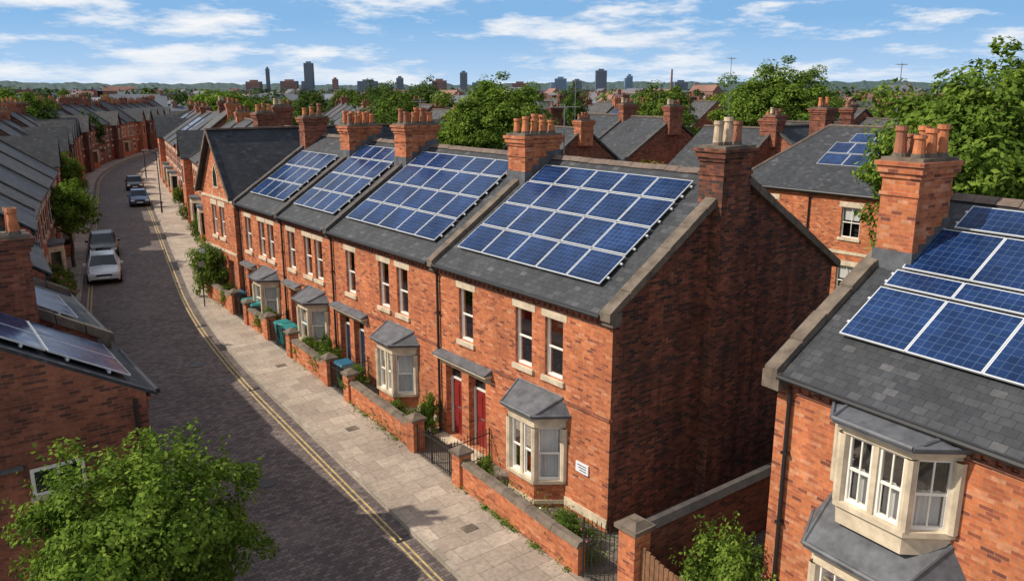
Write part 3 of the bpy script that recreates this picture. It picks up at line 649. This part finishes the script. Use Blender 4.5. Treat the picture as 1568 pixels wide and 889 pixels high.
for (ya,yb,dd) in ((4.65,6.85,(5.2,7.75)),(12.05,13.45,(13.0,15.4)),(17.65,19.85,(19.2,20.3)),(23.05,24.65,(24.4,25.5))):
    z=gz(ya)+.12; x=gwx(ya)+.12
    railing((x,ya+.4,z),(x,ya+1.35,z),gate=True,name='iron_gate')
    railing((-.05,dd[0]-.1,z+.1),(x+.1,dd[0]-.1,z)); 
    railing((-.05,dd[1]+.15,z+.15),(x+.1,dd[1]+.15,z)); railing((x,ya+1.4,z),(x,yb,z))
railing((-1.75,-1.0,.1),(-1.55,-1.95,.1),h=1.5,gate=True,name='iron_gate')
g=G('boundary_wall'); w=g['brickwork']
w.box(-1.1,10.5,-2.35,-2.1,-.2,1.72,'brick_brown'); 
for i in range(16):
    a=-1.1+i*.725; w.hexa([(a,-2.42,1.722),(a+.715,-2.42,1.722),(a+.715,-2.03,1.722),(a,-2.03,1.722),(a,-2.3,1.86),(a+.715,-2.3,1.86),(a+.715,-2.15,1.86),(a,-2.15,1.86)],'coping_dark')
w.box(-1.62,-1.12,-2.5,-2.0,-.2,1.85,'brick'); w.box(-1.7,-1.04,-2.58,-1.92,1.851,1.95,'coping'); w.hexa([(-1.66,-2.54,1.951),(-1.08,-2.54,1.951),(-1.08,-1.96,1.951),(-1.66,-1.96,1.951),(-1.5,-2.4,2.08),(-1.24,-2.4,2.08),(-1.24,-2.1,2.08),(-1.5,-2.1,2.08)],'coping')
g.done()
g=G('timber_gate'); m=g['boards']; n=16
for i in range(n):
    t=i/(n-1); y=-2.55-t*2.0; h=1.55-.22*math.sin(math.pi*t)
    m.box(-1.45,-1.41,y-.115,y,.1,h,'timber')
m.box(-1.405,-1.36,-4.6,-2.53,.4,.5,'timber'); m.box(-1.405,-1.36,-4.6,-2.53,1.1,1.2,'timber'); g.done()
# ---------------------------------------------------------------- small things
def bin_(x,y,mat,lid,rz=0):
    z=gz(y)+.12; g=G('wheelie_bin',(x,y,z),rz); m=g['body']
    m.hexa([(-.22,-.24,.06),(.22,-.24,.06),(.22,.24,.06),(-.22,.24,.06),(-.28,-.30,.95),(.28,-.30,.95),(.28,.32,.95),(-.28,.32,.95)],mat)
    l=g['lid']; l.hexa([(-.30,-.34,.952),(.30,-.34,.952),(.30,.36,.952),(-.30,.36,.952),(-.24,-.28,1.03),(.24,-.28,1.03),(.26,.30,1.06),(-.26,.30,1.06)],lid)
    l.tube((-.28,.38,.96),(.28,.38,.96),.03,.03,8,lid); 
    for s_ in (-.24,.24): g['wheels'].tube((s_-.03,.28,.1),(s_+.03,.28,.1),.1,.1,12,'rubber')
    g.done()
bin_(-.85,18.3,'bin_dark','bin_teal'); bin_(-.85,19.0,'bin_teal','bin_teal',.2); bin_(-.75,22.6,'bin_dark','bin_teal'); bin_(-.75,23.3,'bin_teal','bin_teal'); bin_(-.7,25.0,'bin_dark','bin_blue',.1); bin_(-.95,13.0,'bin_dark','bin_blue'); bin_(-.95,12.3,'bin_dark','bin_dark',-.1)
g=G('wall_sign'); g['plate'].box(-.04,-.003,.72,1.2,1.5,1.78,'sign_white')
for k in range(3): g['lettering'].box(-.043,-.041,.78,1.14-.05*k,1.70-.07*k,1.725-.07*k,'sign_text')
g.done()
def aerial(x,y,z,h,rz=0,n=9):
    g=G('tv_aerial',(x,y,z),rz); m=g['mast']; m.tube((0,0,0),(0,0,h),.025,.02,6,'steel'); m.tube((-.65,0,h-.1),(.65,0,h-.1),.014,.014,5,'steel')
    for k in range(n):
        q=-.6+1.2*k/(n-1); L=.32-.12*k/n; m.tube((q,-L,h-.1),(q,L,h-.1),.008,.008,4,'steel')
    g.done()
aerial(4.9,7.5,8.9,2.0,.2); aerial(31.4,21.3,8.0,5.5,.4,11); aerial(31.4,21.3,8.0,4.4,1.7,9); aerial(30.3,9.3,9.4,3.4,.4,11); aerial(30.3,9.3,9.4,2.5,1.5,7); aerial(26.5,31,9.0,3.2,1,9); aerial(4.5,16.1,9.9,1.1,.9); aerial(50,19,9,3,.3,9)
def lamp(x,y):
    z=gz(y)+.12; g=G('street_lamp',(x,y,z)); m=g['post']; m.tube((0,0,0),(0,0,1.0),.08,.07,10,'black_iron'); m.tube((0,0,1),(0,0,5.2),.05,.035,10,'black_iron'); m.tube((0,0,5.2),(-.7,0,5.5),.03,.025,8,'black_iron')
    m.box(-1.1,-.6,-.1,.1,5.46,5.56,'steel'); m.poly([(-1.08,-.08,5.455),(-.64,-.08,5.455),(-.64,.08,5.455),(-1.08,.08,5.455)],'lamp_clear'); g.done()
lamp(kx(62)+.5,62); lamp(kx(95)+.5,95)
g=G('sign_post',(kx(27)+.35,27,gz(27)+.12)); g['post'].tube((0,0,0),(0,0,2.3),.03,.03,8,'black_iron'); g['plate'].box(-.13,.13,-.03,-.02,2.05,2.3,'steel'); g.done()
def car(x,y,rz,paint,z=None):
    g=G('parked_car',(x,y,gz(y)),rz); b=g['body']
    st=[(-2.05,.35,.55,.62,.70),(-1.98,.25,.62,.74,.80),(-1.5,.2,.70,.86,.86),(-.95,.2,.76,.93,.88),(.0,.2,.78,.94,.89),(1.0,.2,.80,.96,.88),(1.7,.22,.82,.97,.86),(2.0,.28,.78,.93,.80),(2.06,.38,.70,.85,.74)]
    def sec(s): y_,a,c,d_,h=s; return [(-h*.96,y_,a),(-h,y_,(a+c)/2),(-h*.985,y_,c),(-h*.86,y_,d_),(0,y_,d_+.03),(h*.86,y_,d_),(h*.985,y_,c),(h,y_,(a+c)/2),(h*.96,y_,a)]
    ss=[sec(s) for s in st]
    for i in range(len(ss)-1):
        for j in range(8): b.poly([ss[i][j],ss[i][j+1],ss[i+1][j+1],ss[i+1][j]],paint,smooth=True)
        b.poly([ss[i][0],ss[i+1][0],ss[i+1][8],ss[i][8]],'rubber')
    b.poly(ss[0],paint); b.poly(ss[-1],paint)
    cs=[(-1.0,.93,.93,.76,.76),(-.35,.93,1.42,.78,.60),(.3,.94,1.48,.79,.62),(1.1,.95,1.44,.78,.60),(1.75,.96,1.22,.75,.56),(1.9,.96,.98,.74,.6)]
    C=[[(-w0,y_,z0),(-w1,y_,z1),(w1,y_,z1),(w0,y_,z0)] for (y_,z0,z1,w0,w1) in cs]
    c=g['cabin']
    for i in range(len(C)-1):
        mt='car_glass'
        c.poly([C[i][0],C[i][1],C[i+1][1],C[i+1][0]],mt); c.poly([C[i][2],C[i][3],C[i+1][3],C[i+1][2]],mt)
        c.poly([C[i][1],C[i][2],C[i+1][2],C[i+1][1]],mt if i in (0,4) else paint,smooth=False)
    for i in (1,2,3,4):
        for s_ in (0,1):
            p=Vector(C[i][0 if s_==0 else 3]); q=Vector(C[i][1 if s_==0 else 2]); c.tube(p,q,.03,.03,5,paint)
    for i in (1,2,3):
        for a in (1,2): c.tube(C[i][a],C[i+1][a],.035,.035,6,paint)
    for a in (1,2): c.tube(C[0][a],C[1][a],.035,.035,6,paint)
    w=g['wheels']
    for yy_ in (-1.3,1.3):
        for s_ in (-1,1):
            w.tube((s_*.70,yy_,.31),(s_*.895,yy_,.31),.31,.31,18,'rubber'); w.tube((s_*.896,yy_,.31),(s_*.905,yy_,.31),.2,.18,14,'steel')
    l=g['lights']
    for s_ in (-1,1):
        l.box(s_*.62-.16,s_*.62+.16,-2.075,-1.99,.56,.70,'lamp_clear'); l.box(s_*.66-.12,s_*.66+.12,2.0,2.085,.68,.88,'lamp_red'); l.box(s_*.95-.09,s_*.95+.09,-.75,-.63,.93,1.06,paint)
    l.box(-.26,.26,-2.085,-2.0,.40,.50,'sign_white'); l.box(-.4,.4,-2.07,-2.0,.52,.62,'rubber'); g.done()
car(kx(37.5)-RW+1.15,37.5,-.2,'car_silver'); car(kx(45.5)-RW+1.1,45.5,-.2,'car_black'); car(kx(70)-1.1,70,-.2,'car_blue'); car(kx(84)-1.1,84,-.2,'car_black'); 
# ---------------------------------------------------------------- trees
def arr_mesh(name,verts,quads,mats,mi):
    me=bpy.data.meshes.new(name); n=len(quads)
    me.vertices.add(len(verts)); me.vertices.foreach_set('co',np.asarray(verts,np.float32).ravel())
    me.loops.add(n*4); me.loops.foreach_set('vertex_index',np.asarray(quads,np.int32).ravel())
    me.polygons.add(n); me.polygons.foreach_set('loop_start',np.arange(0,n*4,4,dtype=np.int32)); me.polygons.foreach_set('loop_total',np.full(n,4,np.int32))
    for m_ in mats: me.materials.append(M[m_])
    me.polygons.foreach_set('material_index',np.asarray(mi,np.int32)); me.update(calc_edges=True); me.validate(); return me
def leaves(P,Nn,size,rng,asp=.55):
    n=len(P); r=rng.normal(size=(n,3)); t=np.cross(Nn,r); t/=np.linalg.norm(t,axis=1)[:,None]+1e-9; b=np.cross(Nn,t)
    s=size*rng.uniform(.6,1.35,n)[:,None]
    v=np.stack([P-t*s*.5,P+b*s*asp*.5-Nn*s*.08,P+t*s*.5,P-b*s*asp*.5-Nn*s*.08],1).reshape(-1,3)
    q=np.arange(n*4).reshape(n,4); return v,q
def crown(rng,R,H,zc,K,per,size,clr,lop=.35,shell_=.55):
    th_=rng.uniform(0,2*np.pi,K); cz=rng.uniform(-.85,1,K); sr=np.sqrt(1-cz**2)
    d=np.stack([sr*np.cos(th_),sr*np.sin(th_),cz],1)
    lob=1+lop*(.5*np.sin(3*th_+rng.uniform(0,6))+.35*np.sin(5*th_+2*cz*3+rng.uniform(0,6))+.3*rng.normal(size=K))
    rad=(shell_+(1-shell_)*rng.uniform(0,1,K)**.6)*np.clip(lob,.55,1.35)
    C=d*rad[:,None]*np.array([R,R,H/2]); C[:,2]+=zc
    P=[];Q=[]
    for i in range(K):
        n=int(per*rng.uniform(.5,1.5)); o=rng.normal(size=(n,3)); o/=np.linalg.norm(o,axis=1)[:,None]+1e-9
        o*=rng.uniform(.3,1,(n,1))**.5*clr*rng.uniform(.7,1.3); o[:,2]*=.7; P.append(C[i]+o)
        nn=o/clr*.8+d[i]*.5+np.array([0,0,.5])+rng.normal(size=(n,3))*.45; Q.append(nn/np.linalg.norm(nn,axis=1)[:,None])
    return np.concatenate(P),np.concatenate(Q),C
def tube_np(p0,p1,r0,r1,n=7):
    p0=np.array(p0,float);p1=np.array(p1,float);d=p1-p0;d/=np.linalg.norm(d)+1e-9
    a=np.cross(d,[.3,.9,.2]);a/=np.linalg.norm(a);b=np.cross(d,a);t=np.linspace(0,2*np.pi,n,endpoint=False)
    o=np.outer(np.cos(t),a)+np.outer(np.sin(t),b); v=np.concatenate([p0+o*r0,p1+o*r1])
    q=[[i,(i+1)%n,n+(i+1)%n,n+i] for i in range(n)]; return v,np.array(q)
def tree_mesh(name,seed,R,Hc,zc,K,per,size,clr,leaf,trunk=.18,limbs=9,core=True,twig=False):
    rng=np.random.default_rng(seed); P,Nn,C=crown(rng,R,Hc,zc,K,per,size,clr)
    if core:
        n=int(K*per*.15); o=rng.normal(size=(n,3)); o/=np.linalg.norm(o,axis=1)[:,None]; o*=rng.uniform(.1,.62,(n,1)); o=o*np.array([R,R,Hc/2]); o[:,2]+=zc
        P=np.concatenate([P,o]); k=rng.normal(size=(n,3)); Nn=np.concatenate([Nn,k/np.linalg.norm(k,axis=1)[:,None]])
    if twig:
        k=rng.choice(len(C),min(len(C),80),replace=False); ex=[];en=[]
        for i in k:
            d=C[i]-np.array([0,0,zc]); d/=np.linalg.norm(d)+1e-9; d=d+np.array([0,0,.9]); d/=np.linalg.norm(d); mlen=rng.uniform(1.5,2.5)
            for s in np.linspace(clr*.6,clr*mlen,16): ex.append(C[i]+d*s+rng.normal(size=3)*.045); en.append(rng.normal(size=3)+d)
        ex=np.array(ex);en=np.array(en); P=np.concatenate([P,ex]); Nn=np.concatenate([Nn,en/np.linalg.norm(en,axis=1)[:,None]])
    v,q=leaves(P,Nn,size,rng); V=[v];Q=[q];MI=[np.zeros(len(q),int)]; b=len(v)
    segs=[]; top=zc-Hc*.2; pp=np.array([0,0,-.3]); 
    for i in range(4):
        nx=np.array([rng.normal()*.06*R,rng.normal()*.06*R,top*(i+1)/4]); segs.append((pp,nx,trunk*(1-.14*i),trunk*(1-.14*(i+1)))); pp=nx
    idx=rng.choice(len(C),min(limbs,len(C)),replace=False)
    for i in idx:
        s0=np.array([0,0,top*rng.uniform(.6,1)]); mid=(s0+C[i])/2+np.array([0,0,.12*Hc*rng.uniform(-.3,1)]); segs.append((s0,mid,trunk*.45,trunk*.25)); segs.append((mid,C[i],trunk*.25,trunk*.07))
    for s in segs:
        tv,tq=tube_np(*s); V.append(tv); Q.append(tq+b); MI.append(np.ones(len(tq),int)); b+=len(tv)
    return arr_mesh(name,np.concatenate(V),np.concatenate(Q),[leaf,'bark'],np.concatenate(MI))
near=tree_mesh('near_tree',3,1.85,3.3,3.6,330,105,.10,.31,'leaf_bright',.11,14,twig=True)
put(near,'small_tree',(-10.8,0.7,0),.4,1.0)
bigm=tree_mesh('big_tree',5,4.2,8.5,8.2,420,100,.25,.75,'leaf_bright',.35,14)
midA=tree_mesh('mid_a',6,3.0,6.0,6.6,160,55,.33,.7,'leaf_mid',.25,8)
midB=tree_mesh('mid_b',8,3.2,5.4,6.2,150,55,.33,.75,'leaf_bright',.25,8)
midC=tree_mesh('mid_c',9,2.7,6.4,6.4,150,55,.31,.65,'leaf_dark',.25,8)
midD=tree_mesh('mid_d',10,2.6,4.6,5.4,130,55,.28,.6,'leaf_autumn',.2,8)
T=lambda me,x,y,top,R0,htop: put(me,'broadleaf_tree',(x,y,gz(y)),rnd.uniform(0,6),(R0,R0,(top-gz(y))/htop))
HT=9.9
put(bigm,'broadleaf_tree',(20.6,0.4,0),.5,(1.0,1.0,.98)); put(bigm,'broadleaf_tree',(27.5,-8,0),2.1,(1.15,1.15,.92)); put(bigm,'broadleaf_tree',(31,-1,0),4,(1.05,1.05,.95))
T(bigm,52,32,13.6,1.15,12.7); T(bigm,23,36,12.0,.95,12.7)
for (me,x,y,top,R0) in ((midA,62,54.5,12.4,1.15),(midC,49.7,89,12.6,1.2),(midA,31.4,65,11.4,.9),(midB,-3,95,11.6,1.3),(midB,-9,90,11.2,1.1),(midB,24,100,12.4,1.3),(midA,13.7,56,10.6,.9),(midC,14.5,41,10.0,1.0),(midB,17,44,9.8,.9),(midD,19.8,17.6,9.0,.8),(midD,23,19,8.4,.7),(midB,26,42,10.8,.9),(midC,35,52,10.8,1),(midA,40,34,9.7,1),(midC,58,20,10.5,1),(midB,-5.1,41.5,6.6,.5),(midA,kx(60)-RW-1.4,60,6.6,.5),(midB,70,30,11,1.1),(midA,80,22,11.2,1.2),(midB,84,62,12.0,1.3),(midA,105,62,12.2,1.3),(midB,30,120,12.4,1.4),(midC,56,115,12.6,1.3),(midB,60,8,11.6,1.2),(midA,66,0,11.4,1.2),(midC,75,-6,11.8,1.3),(midB,50,-8,10.8,1.2)):
    T(me,x,y,top,R0,HT)
for i in range(130):
    while True:
        d_=math.sqrt(rnd.uniform(85**2,330**2)); a=math.radians(37.6+rnd.uniform(-38,38)); x=-13.5+math.sin(a)*d_; y=-13.5+math.cos(a)*d_
        if not (kx(y)-RW-2<x<kx(y)+3.5): break
    T(rnd.choice([midA,midB,midC,midC,midA]),x,y,gz(y)+rnd.uniform(6.5,11.8),rnd.uniform(.7,1.5),HT)
bush=tree_mesh('bush',21,.75,1.5,.85,90,80,.09,.22,'leaf_bright',.04,5,twig=True)
bushd=tree_mesh('bush_d',22,.75,1.4,.8,70,60,.10,.24,'leaf_mid',.04,5)
put(bush,'garden_bush',(-.75,-4.25,.1),0,(1.05,1.05,1.35)); put(bush,'garden_bush',(-1.5,-5.6,.1),1,(.8,.8,.9))
put(bushd,'garden_bush',(-.75,28.9,.8),0,(1.1,1.5,1.9)); put(bushd,'garden_bush',(-8.8,20.5,.6),0,(1.2,1.6,1.4)); put(bushd,'garden_bush',(-8.9,17.8,.6),0,(1.2,1.6,1.3)); put(bushd,'garden_bush',(-8.3,27.0,.6),0,(1.1,1.5,1.9)); put(bushd,'garden_bush',(-7.6,31,.7),2,(1.0,1.4,1.5)); put(bushd,'garden_bush',(.0,30.8,.8),0,(1.1,1.2,1.6)); put(bushd,'garden_bush',(-.9,14.6,.5),1,(.6,.8,.8)); put(bushd,'garden_bush',(-.8,21.0,.65),2,(.6,.7,.8)); put(bushd,'garden_bush',(-1.15,8.0,.3),3,(.45,.6,.6)); put(bush,'garden_bush',(-1.05,11.9,.45),3,(.5,.6,.7)); put(bushd,'garden_bush',(-.75,26.4,.75),3,(.5,.7,.8)); put(bushd,'garden_bush',(-.85,16.6,.55),1.4,(.5,.7,.7)); put(bush,'garden_bush',(-1.1,4.0,.15),2.4,(.42,.5,.55))
put(bushd,'garden_bush',(-1.15,.2,.15),.4,(.45,.6,.55)); put(bushd,'garden_bush',(-1.1,9.0,.35),2.9,(.42,.8,.6)); put(bush,'garden_bush',(-.45,7.95,.35),2.9,(.4,.4,.75)); put(bushd,'garden_bush',(-.5,15.75,.5),1.9,(.45,.45,.9))
for k,yb in enumerate((38,46,55,66)): put(bushd,'garden_bush',(kx(yb)+2.3,yb,.8),k,(.7,1.1,1.2))
def petals(name,n,c,r,mat,sz,seed):
    rng=np.random.default_rng(seed); P=rng.normal(size=(n,3)); P/=np.linalg.norm(P,axis=1)[:,None]; P=P*np.array(r)*rng.uniform(.9,1.08,(n,1))+np.array(c); v,q=leaves(P,rng.normal(size=P.shape)/1.7,sz,rng,.9)
    o=bpy.data.objects.new(name,arr_mesh(name,v,q,[mat],np.zeros(len(q)))); COL.objects.link(o)
petals('shrub_flowers',260,(-8.8,20.5,1.75),(.95,1.25,1.0),'petals',.13,5); petals('shrub_flowers',160,(-8.3,27,2.2),(.85,1.15,1.2),'petals',.13,6); petals('garden_flowers',60,(-1.1,2.4,.45),(.2,1.4,.2),'petals_white',.06,7); petals('garden_flowers',50,(-1.05,.2,.55),(.25,.6,.3),'petals',.06,8)
def plants(name,region,n,h,seed,leaf='leaf_mid',size=.07):
    rng=np.random.default_rng(seed); P=[];Q=[]
    for i in range(n):
        x,y=region(rng); z=gz(y)+.12; k=int(rng.uniform(25,70)); hh=h*rng.uniform(.4,1.3); o=rng.normal(size=(k,3))*np.array([hh*.45,hh*.5,hh*.35]); o[:,2]=np.abs(o[:,2])
        P.append(o+np.array([x,y,z])); nn=rng.normal(size=(k,3))*.6+np.array([0,0,1]); Q.append(nn/np.linalg.norm(nn,axis=1)[:,None])
    v,q=leaves(np.concatenate(P),np.concatenate(Q),size,rng); o=bpy.data.objects.new(name,arr_mesh(name,v,q,[leaf],np.zeros(len(q)))); COL.objects.link(o)
plants('garden_plants',lambda r:(r.uniform(-1.45,-.8),r.uniform(-.8,4.2)),80,.55,1,'leaf_bright')
plants('garden_plants',lambda r:(r.uniform(-1.35,-.7),r.uniform(7.6,11.5)),70,.55,2)
plants('garden_plants',lambda r:(r.uniform(-1.2,-.7),r.uniform(14.2,17)),34,.5,12)
plants('garden_plants',lambda r:(r.uniform(-1.0,-.3),r.uniform(25.4,28)),18,.5,4)
plants('garden_plants',lambda r:(r.uniform(-.5,-.1),r.uniform(-.3,1.5)),18,.35,6)
def wd(r): 
    y=r.choice([r.uniform(-.8,4.2),r.uniform(.5,3),r.uniform(7.3,11.5)]); return (gwx(y)-.07,y)
plants('pavement_weeds',wd,40,.17,3,'leaf_bright',.05)
plants('yard_plants',lambda r:(r.uniform(-15,-11.2),r.uniform(-4,3.8)),60,.4,8)
plants('alley_plants',lambda r:(r.uniform(.2,5),r.uniform(-2.0,-1.6)),20,.3,9)
def mass(name,n,dmin,dmax,leaf,hs,rs,per,size,seed,arc=42):
    rng=np.random.default_rng(seed)
    d=np.sqrt(rng.uniform(dmin**2,dmax**2,n)); a=np.radians(37.6+rng.uniform(-arc,arc,n))
    Ps=[];Ns=[]
    for i in range(n):
        x=-13.5+math.sin(a[i])*d[i]; y=-13.5+math.cos(a[i])*d[i]
        if y<260 and kx(y)-RW-3<x<kx(y)+4: continue
        h=rng.uniform(*hs); r_=rng.uniform(*rs); o=rng.normal(size=(per,3)); o/=np.linalg.norm(o,axis=1)[:,None]; nn=o+rng.normal(size=o.shape)*.35+np.array([0,0,.3]); nn/=np.linalg.norm(nn,axis=1)[:,None]
        o=o*np.array([r_,r_,h*.42])*rng.uniform(.7,1.05,(per,1)); o[:,2]+=h*.58+.7; Ps.append(o+np.array([x,y,0])); Ns.append(nn)
    v,q=leaves(np.concatenate(Ps),np.concatenate(Ns),size,rng,.8); o=bpy.data.objects.new(name,arr_mesh(name,v,q,[leaf],np.zeros(len(q)))); COL.objects.link(o)
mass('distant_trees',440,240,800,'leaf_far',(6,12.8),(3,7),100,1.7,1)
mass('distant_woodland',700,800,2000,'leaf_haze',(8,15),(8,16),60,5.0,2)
mb=MB(); rr=random.Random(4)
for i in range(1300):
    d_=math.sqrt(rr.uniform(170**2,1400**2)); a=math.radians(37.6+rr.uniform(-40,40)); x=-13.5+math.sin(a)*d_; y=-13.5+math.cos(a)*d_
    if y<260 and kx(y)-RW-12<x<kx(y)+12: continue
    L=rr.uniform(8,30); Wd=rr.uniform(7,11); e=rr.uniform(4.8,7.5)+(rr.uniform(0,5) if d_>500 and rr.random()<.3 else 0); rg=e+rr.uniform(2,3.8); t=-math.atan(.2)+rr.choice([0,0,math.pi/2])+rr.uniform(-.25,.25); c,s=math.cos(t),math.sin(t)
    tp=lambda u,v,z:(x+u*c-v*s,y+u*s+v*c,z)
    wm=rr.choice(['far_brick','far_brick','far_light']); rm=rr.choice(['far_slate_haze','far_slate_haze','far_slate_haze','far_brick'])
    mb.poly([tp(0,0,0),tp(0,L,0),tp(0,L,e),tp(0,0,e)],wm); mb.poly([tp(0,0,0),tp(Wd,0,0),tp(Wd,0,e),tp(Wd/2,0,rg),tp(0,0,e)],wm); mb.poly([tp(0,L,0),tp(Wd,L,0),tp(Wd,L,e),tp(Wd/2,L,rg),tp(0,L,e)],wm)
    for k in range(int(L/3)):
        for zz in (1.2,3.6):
            mb.poly([tp(-.05,k*3+1,zz),tp(-.05,k*3+2,zz),tp(-.05,k*3+2,zz+1.3),tp(-.05,k*3+1,zz+1.3)],'tower_glass_haze')
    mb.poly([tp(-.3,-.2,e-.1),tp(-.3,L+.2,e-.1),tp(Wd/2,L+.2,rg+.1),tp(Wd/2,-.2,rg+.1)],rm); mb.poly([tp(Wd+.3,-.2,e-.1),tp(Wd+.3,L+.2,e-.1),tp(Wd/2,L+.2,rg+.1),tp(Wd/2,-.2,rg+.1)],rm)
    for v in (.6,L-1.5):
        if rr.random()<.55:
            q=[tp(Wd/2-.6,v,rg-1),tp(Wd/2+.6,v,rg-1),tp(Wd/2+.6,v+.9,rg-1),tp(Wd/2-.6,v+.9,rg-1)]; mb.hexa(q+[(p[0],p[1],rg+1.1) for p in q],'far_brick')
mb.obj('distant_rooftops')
# hills
mb=MB(); nA=160
for (R,hb,ha,sd) in ((2100,26,7,1),(3300,42,14,2)):
    rq=np.random.default_rng(sd); ph=rq.uniform(0,6,8); P0=[];P1=[];P2=[]
    for i in range(nA*4+1):
        a=math.radians(-25+130*i/(nA*4)); h=hb+ha*(.5*math.sin(a*7+ph[0])+.3*math.sin(a*17+ph[1]))+2.2*math.sin(a*90+ph[2])+1.6*math.sin(a*233+ph[3])+rq.normal()*1.1
        P0.append((R*.8*math.sin(a),R*.8*math.cos(a),0)); P1.append((R*math.sin(a),R*math.cos(a),h)); P2.append((R*1.2*math.sin(a),R*1.2*math.cos(a),h*.9))
    for i in range(nA*4):
        mb.poly([P0[i],P0[i+1],P1[i+1],P1[i]],'hill_haze'); mb.poly([P1[i],P1[i+1],P2[i+1],P2[i]],'hill_haze')
mb.obj('hills')
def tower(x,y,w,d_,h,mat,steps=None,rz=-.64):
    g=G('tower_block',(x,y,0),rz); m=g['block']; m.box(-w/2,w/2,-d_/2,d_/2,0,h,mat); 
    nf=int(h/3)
    for k in range(nf): m.box(-w/2-.15,w/2+.15,-d_/2-.15,d_/2+.15,k*3+1.2,k*3+2.0,'tower_glass_haze')
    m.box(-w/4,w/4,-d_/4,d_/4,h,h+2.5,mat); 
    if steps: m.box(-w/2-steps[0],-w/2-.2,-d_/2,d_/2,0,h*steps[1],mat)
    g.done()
tower(530,1208,13,12,54,'concrete_haze',(5,.5)); tower(720,1062,11,10,40,'concrete_haze'); tower(839,970,18,12,31,'tower_blue',(6,.8)); tower(889,932,17,10,43,'concrete_haze'); tower(924,905,9,9,35,'tower_blue',(3,.9)); tower(600,1150,30,14,27,'concrete_haze'); tower(690,1085,22,14,28,'far_brick'); tower(980,850,20,12,26,'concrete_haze'); tower(790,1010,24,12,24,'far_brick'); tower(450,1230,22,12,26,'far_brick'); tower(640,1120,10,10,32,'concrete_haze'); tower(560,1180,8,8,30,'far_brick'); tower(500,1215,26,10,27,'far_brick'); tower(740,1045,26,10,25,'concrete_haze'); tower(860,955,14,10,28,'concrete_haze'); tower(1080,700,20,12,24,'concrete_haze')
tower(479,1247,5,5,46,'concrete_haze')
g=G('factory_chimney',(976,865,0)); g['stack'].tube((0,0,0),(0,0,45),2.0,1.3,12,'far_brick'); g.done()
# ---------------------------------------------------------------- light, sky, camera
el=math.radians(41); Sx,Sy=-.857,.515
Sv=Vector((Sx*math.cos(el),Sy*math.cos(el),math.sin(el))).normalized()
L=bpy.data.lights.new('sun','SUN'); L.energy=5.0; L.angle=math.radians(.5); L.color=(1,.90,.76)
lo=bpy.data.objects.new('sun',L); COL.objects.link(lo); lo.rotation_euler=(-Sv).to_track_quat('-Z','Y').to_euler(); lo.location=(-30,20,40)
w=bpy.data.worlds.new('World'); scene.world=w; w.use_nodes=True; nt=w.node_tree; nt.nodes.clear()
out=N(nt,'ShaderNodeOutputWorld'); bg=N(nt,'ShaderNodeBackground'); bg.inputs[1].default_value=.092; nt.links.new(bg.outputs[0],out.inputs[0])
tc=N(nt,'ShaderNodeTexCoord').outputs['Generated']
sp=N(nt,'ShaderNodeSeparateXYZ'); nt.links.new(tc,sp.inputs[0])
def mth(op,a,b=None,c=None):
    n=N(nt,'ShaderNodeMath',operation=op)
    for i,v in enumerate((a,b,c)):
        if v is None: continue
        if hasattr(v,'is_output'): nt.links.new(v,n.inputs[i])
        else: n.inputs[i].default_value=v
    return n.outputs[0]
zc=mth('MAXIMUM',sp.outputs[2],0.0); z2=mth('MULTIPLY_ADD',zc,2.6,.10)
cb=N(nt,'ShaderNodeCombineXYZ'); nt.links.new(sp.outputs[0],cb.inputs[0]); nt.links.new(sp.outputs[1],cb.inputs[1]); nt.links.new(z2,cb.inputs[2])
nm=N(nt,'ShaderNodeVectorMath',operation='NORMALIZE'); nt.links.new(cb.outputs[0],nm.inputs[0])
sky=N(nt,'ShaderNodeTexSky'); sky.sky_type='NISHITA'; sky.sun_disc=False; sky.sun_elevation=el; sky.sun_rotation=math.atan2(Sx,Sy)%(2*math.pi); sky.air_density=1.0; sky.dust_density=.4; sky.ozone_density=1.5
nt.links.new(nm.outputs[0],sky.inputs[0])
low=ramp(nt,zc,[(0,.85),(.12,.75),(.35,0.0)])
skyb=mix(nt,sky.outputs[0],(2.9,5.9,9.8),low.outputs[0])
az=mth('ARCTAN2',sp.outputs[0],sp.outputs[1]); zp=mth('POWER',mth('ADD',zc,.02),.8)
c2=N(nt,'ShaderNodeCombineXYZ'); nt.links.new(mth('MULTIPLY',az,9.0),c2.inputs[0]); nt.links.new(mth('MULTIPLY',zp,30),c2.inputs[1]); c2.inputs[2].default_value=9.1
n1=noise(nt,c2.outputs[0],1.0,9,.62); n2=noise(nt,c2.outputs[0],.30,2,.5)
azs=mth('MULTIPLY_ADD',az,-.10,.07)
sm=mth('ADD',mth('MULTIPLY_ADD',n2,.6,n1),azs)
cl=ramp(nt,mth('MULTIPLY',sm,.6),[(.445,0.0),(.475,.32),(.51,.72),(.56,.95)])
sh=ramp(nt,n1,[(.40,(6.4,7.3,8.8)),(.54,(9.2,9.6,10.2)),(.66,(10.6,10.5,10.4))])
c3=mix(nt,skyb,sh.outputs[0],cl.outputs[0])
hz=ramp(nt,zc,[(0,.6),(.03,.28),(.08,0.0)])
c4=mix(nt,c3,(7.9,9.0,10.3),hz.outputs[0])
nt.links.new(c4,bg.inputs[0])
cam=bpy.data.cameras.new('camera'); co=bpy.data.objects.new('camera',cam); COL.objects.link(co)
cam.sensor_width=36; cam.lens=28.47; cam.clip_end=9000; co.location=(-13.5,-13.5,11.3); co.rotation_euler=(math.radians(90-13.78),0,math.radians(-37.6))
scene.camera=co
scene.view_settings.view_transform='Standard'; scene.view_settings.look='None'; scene.view_settings.exposure=0
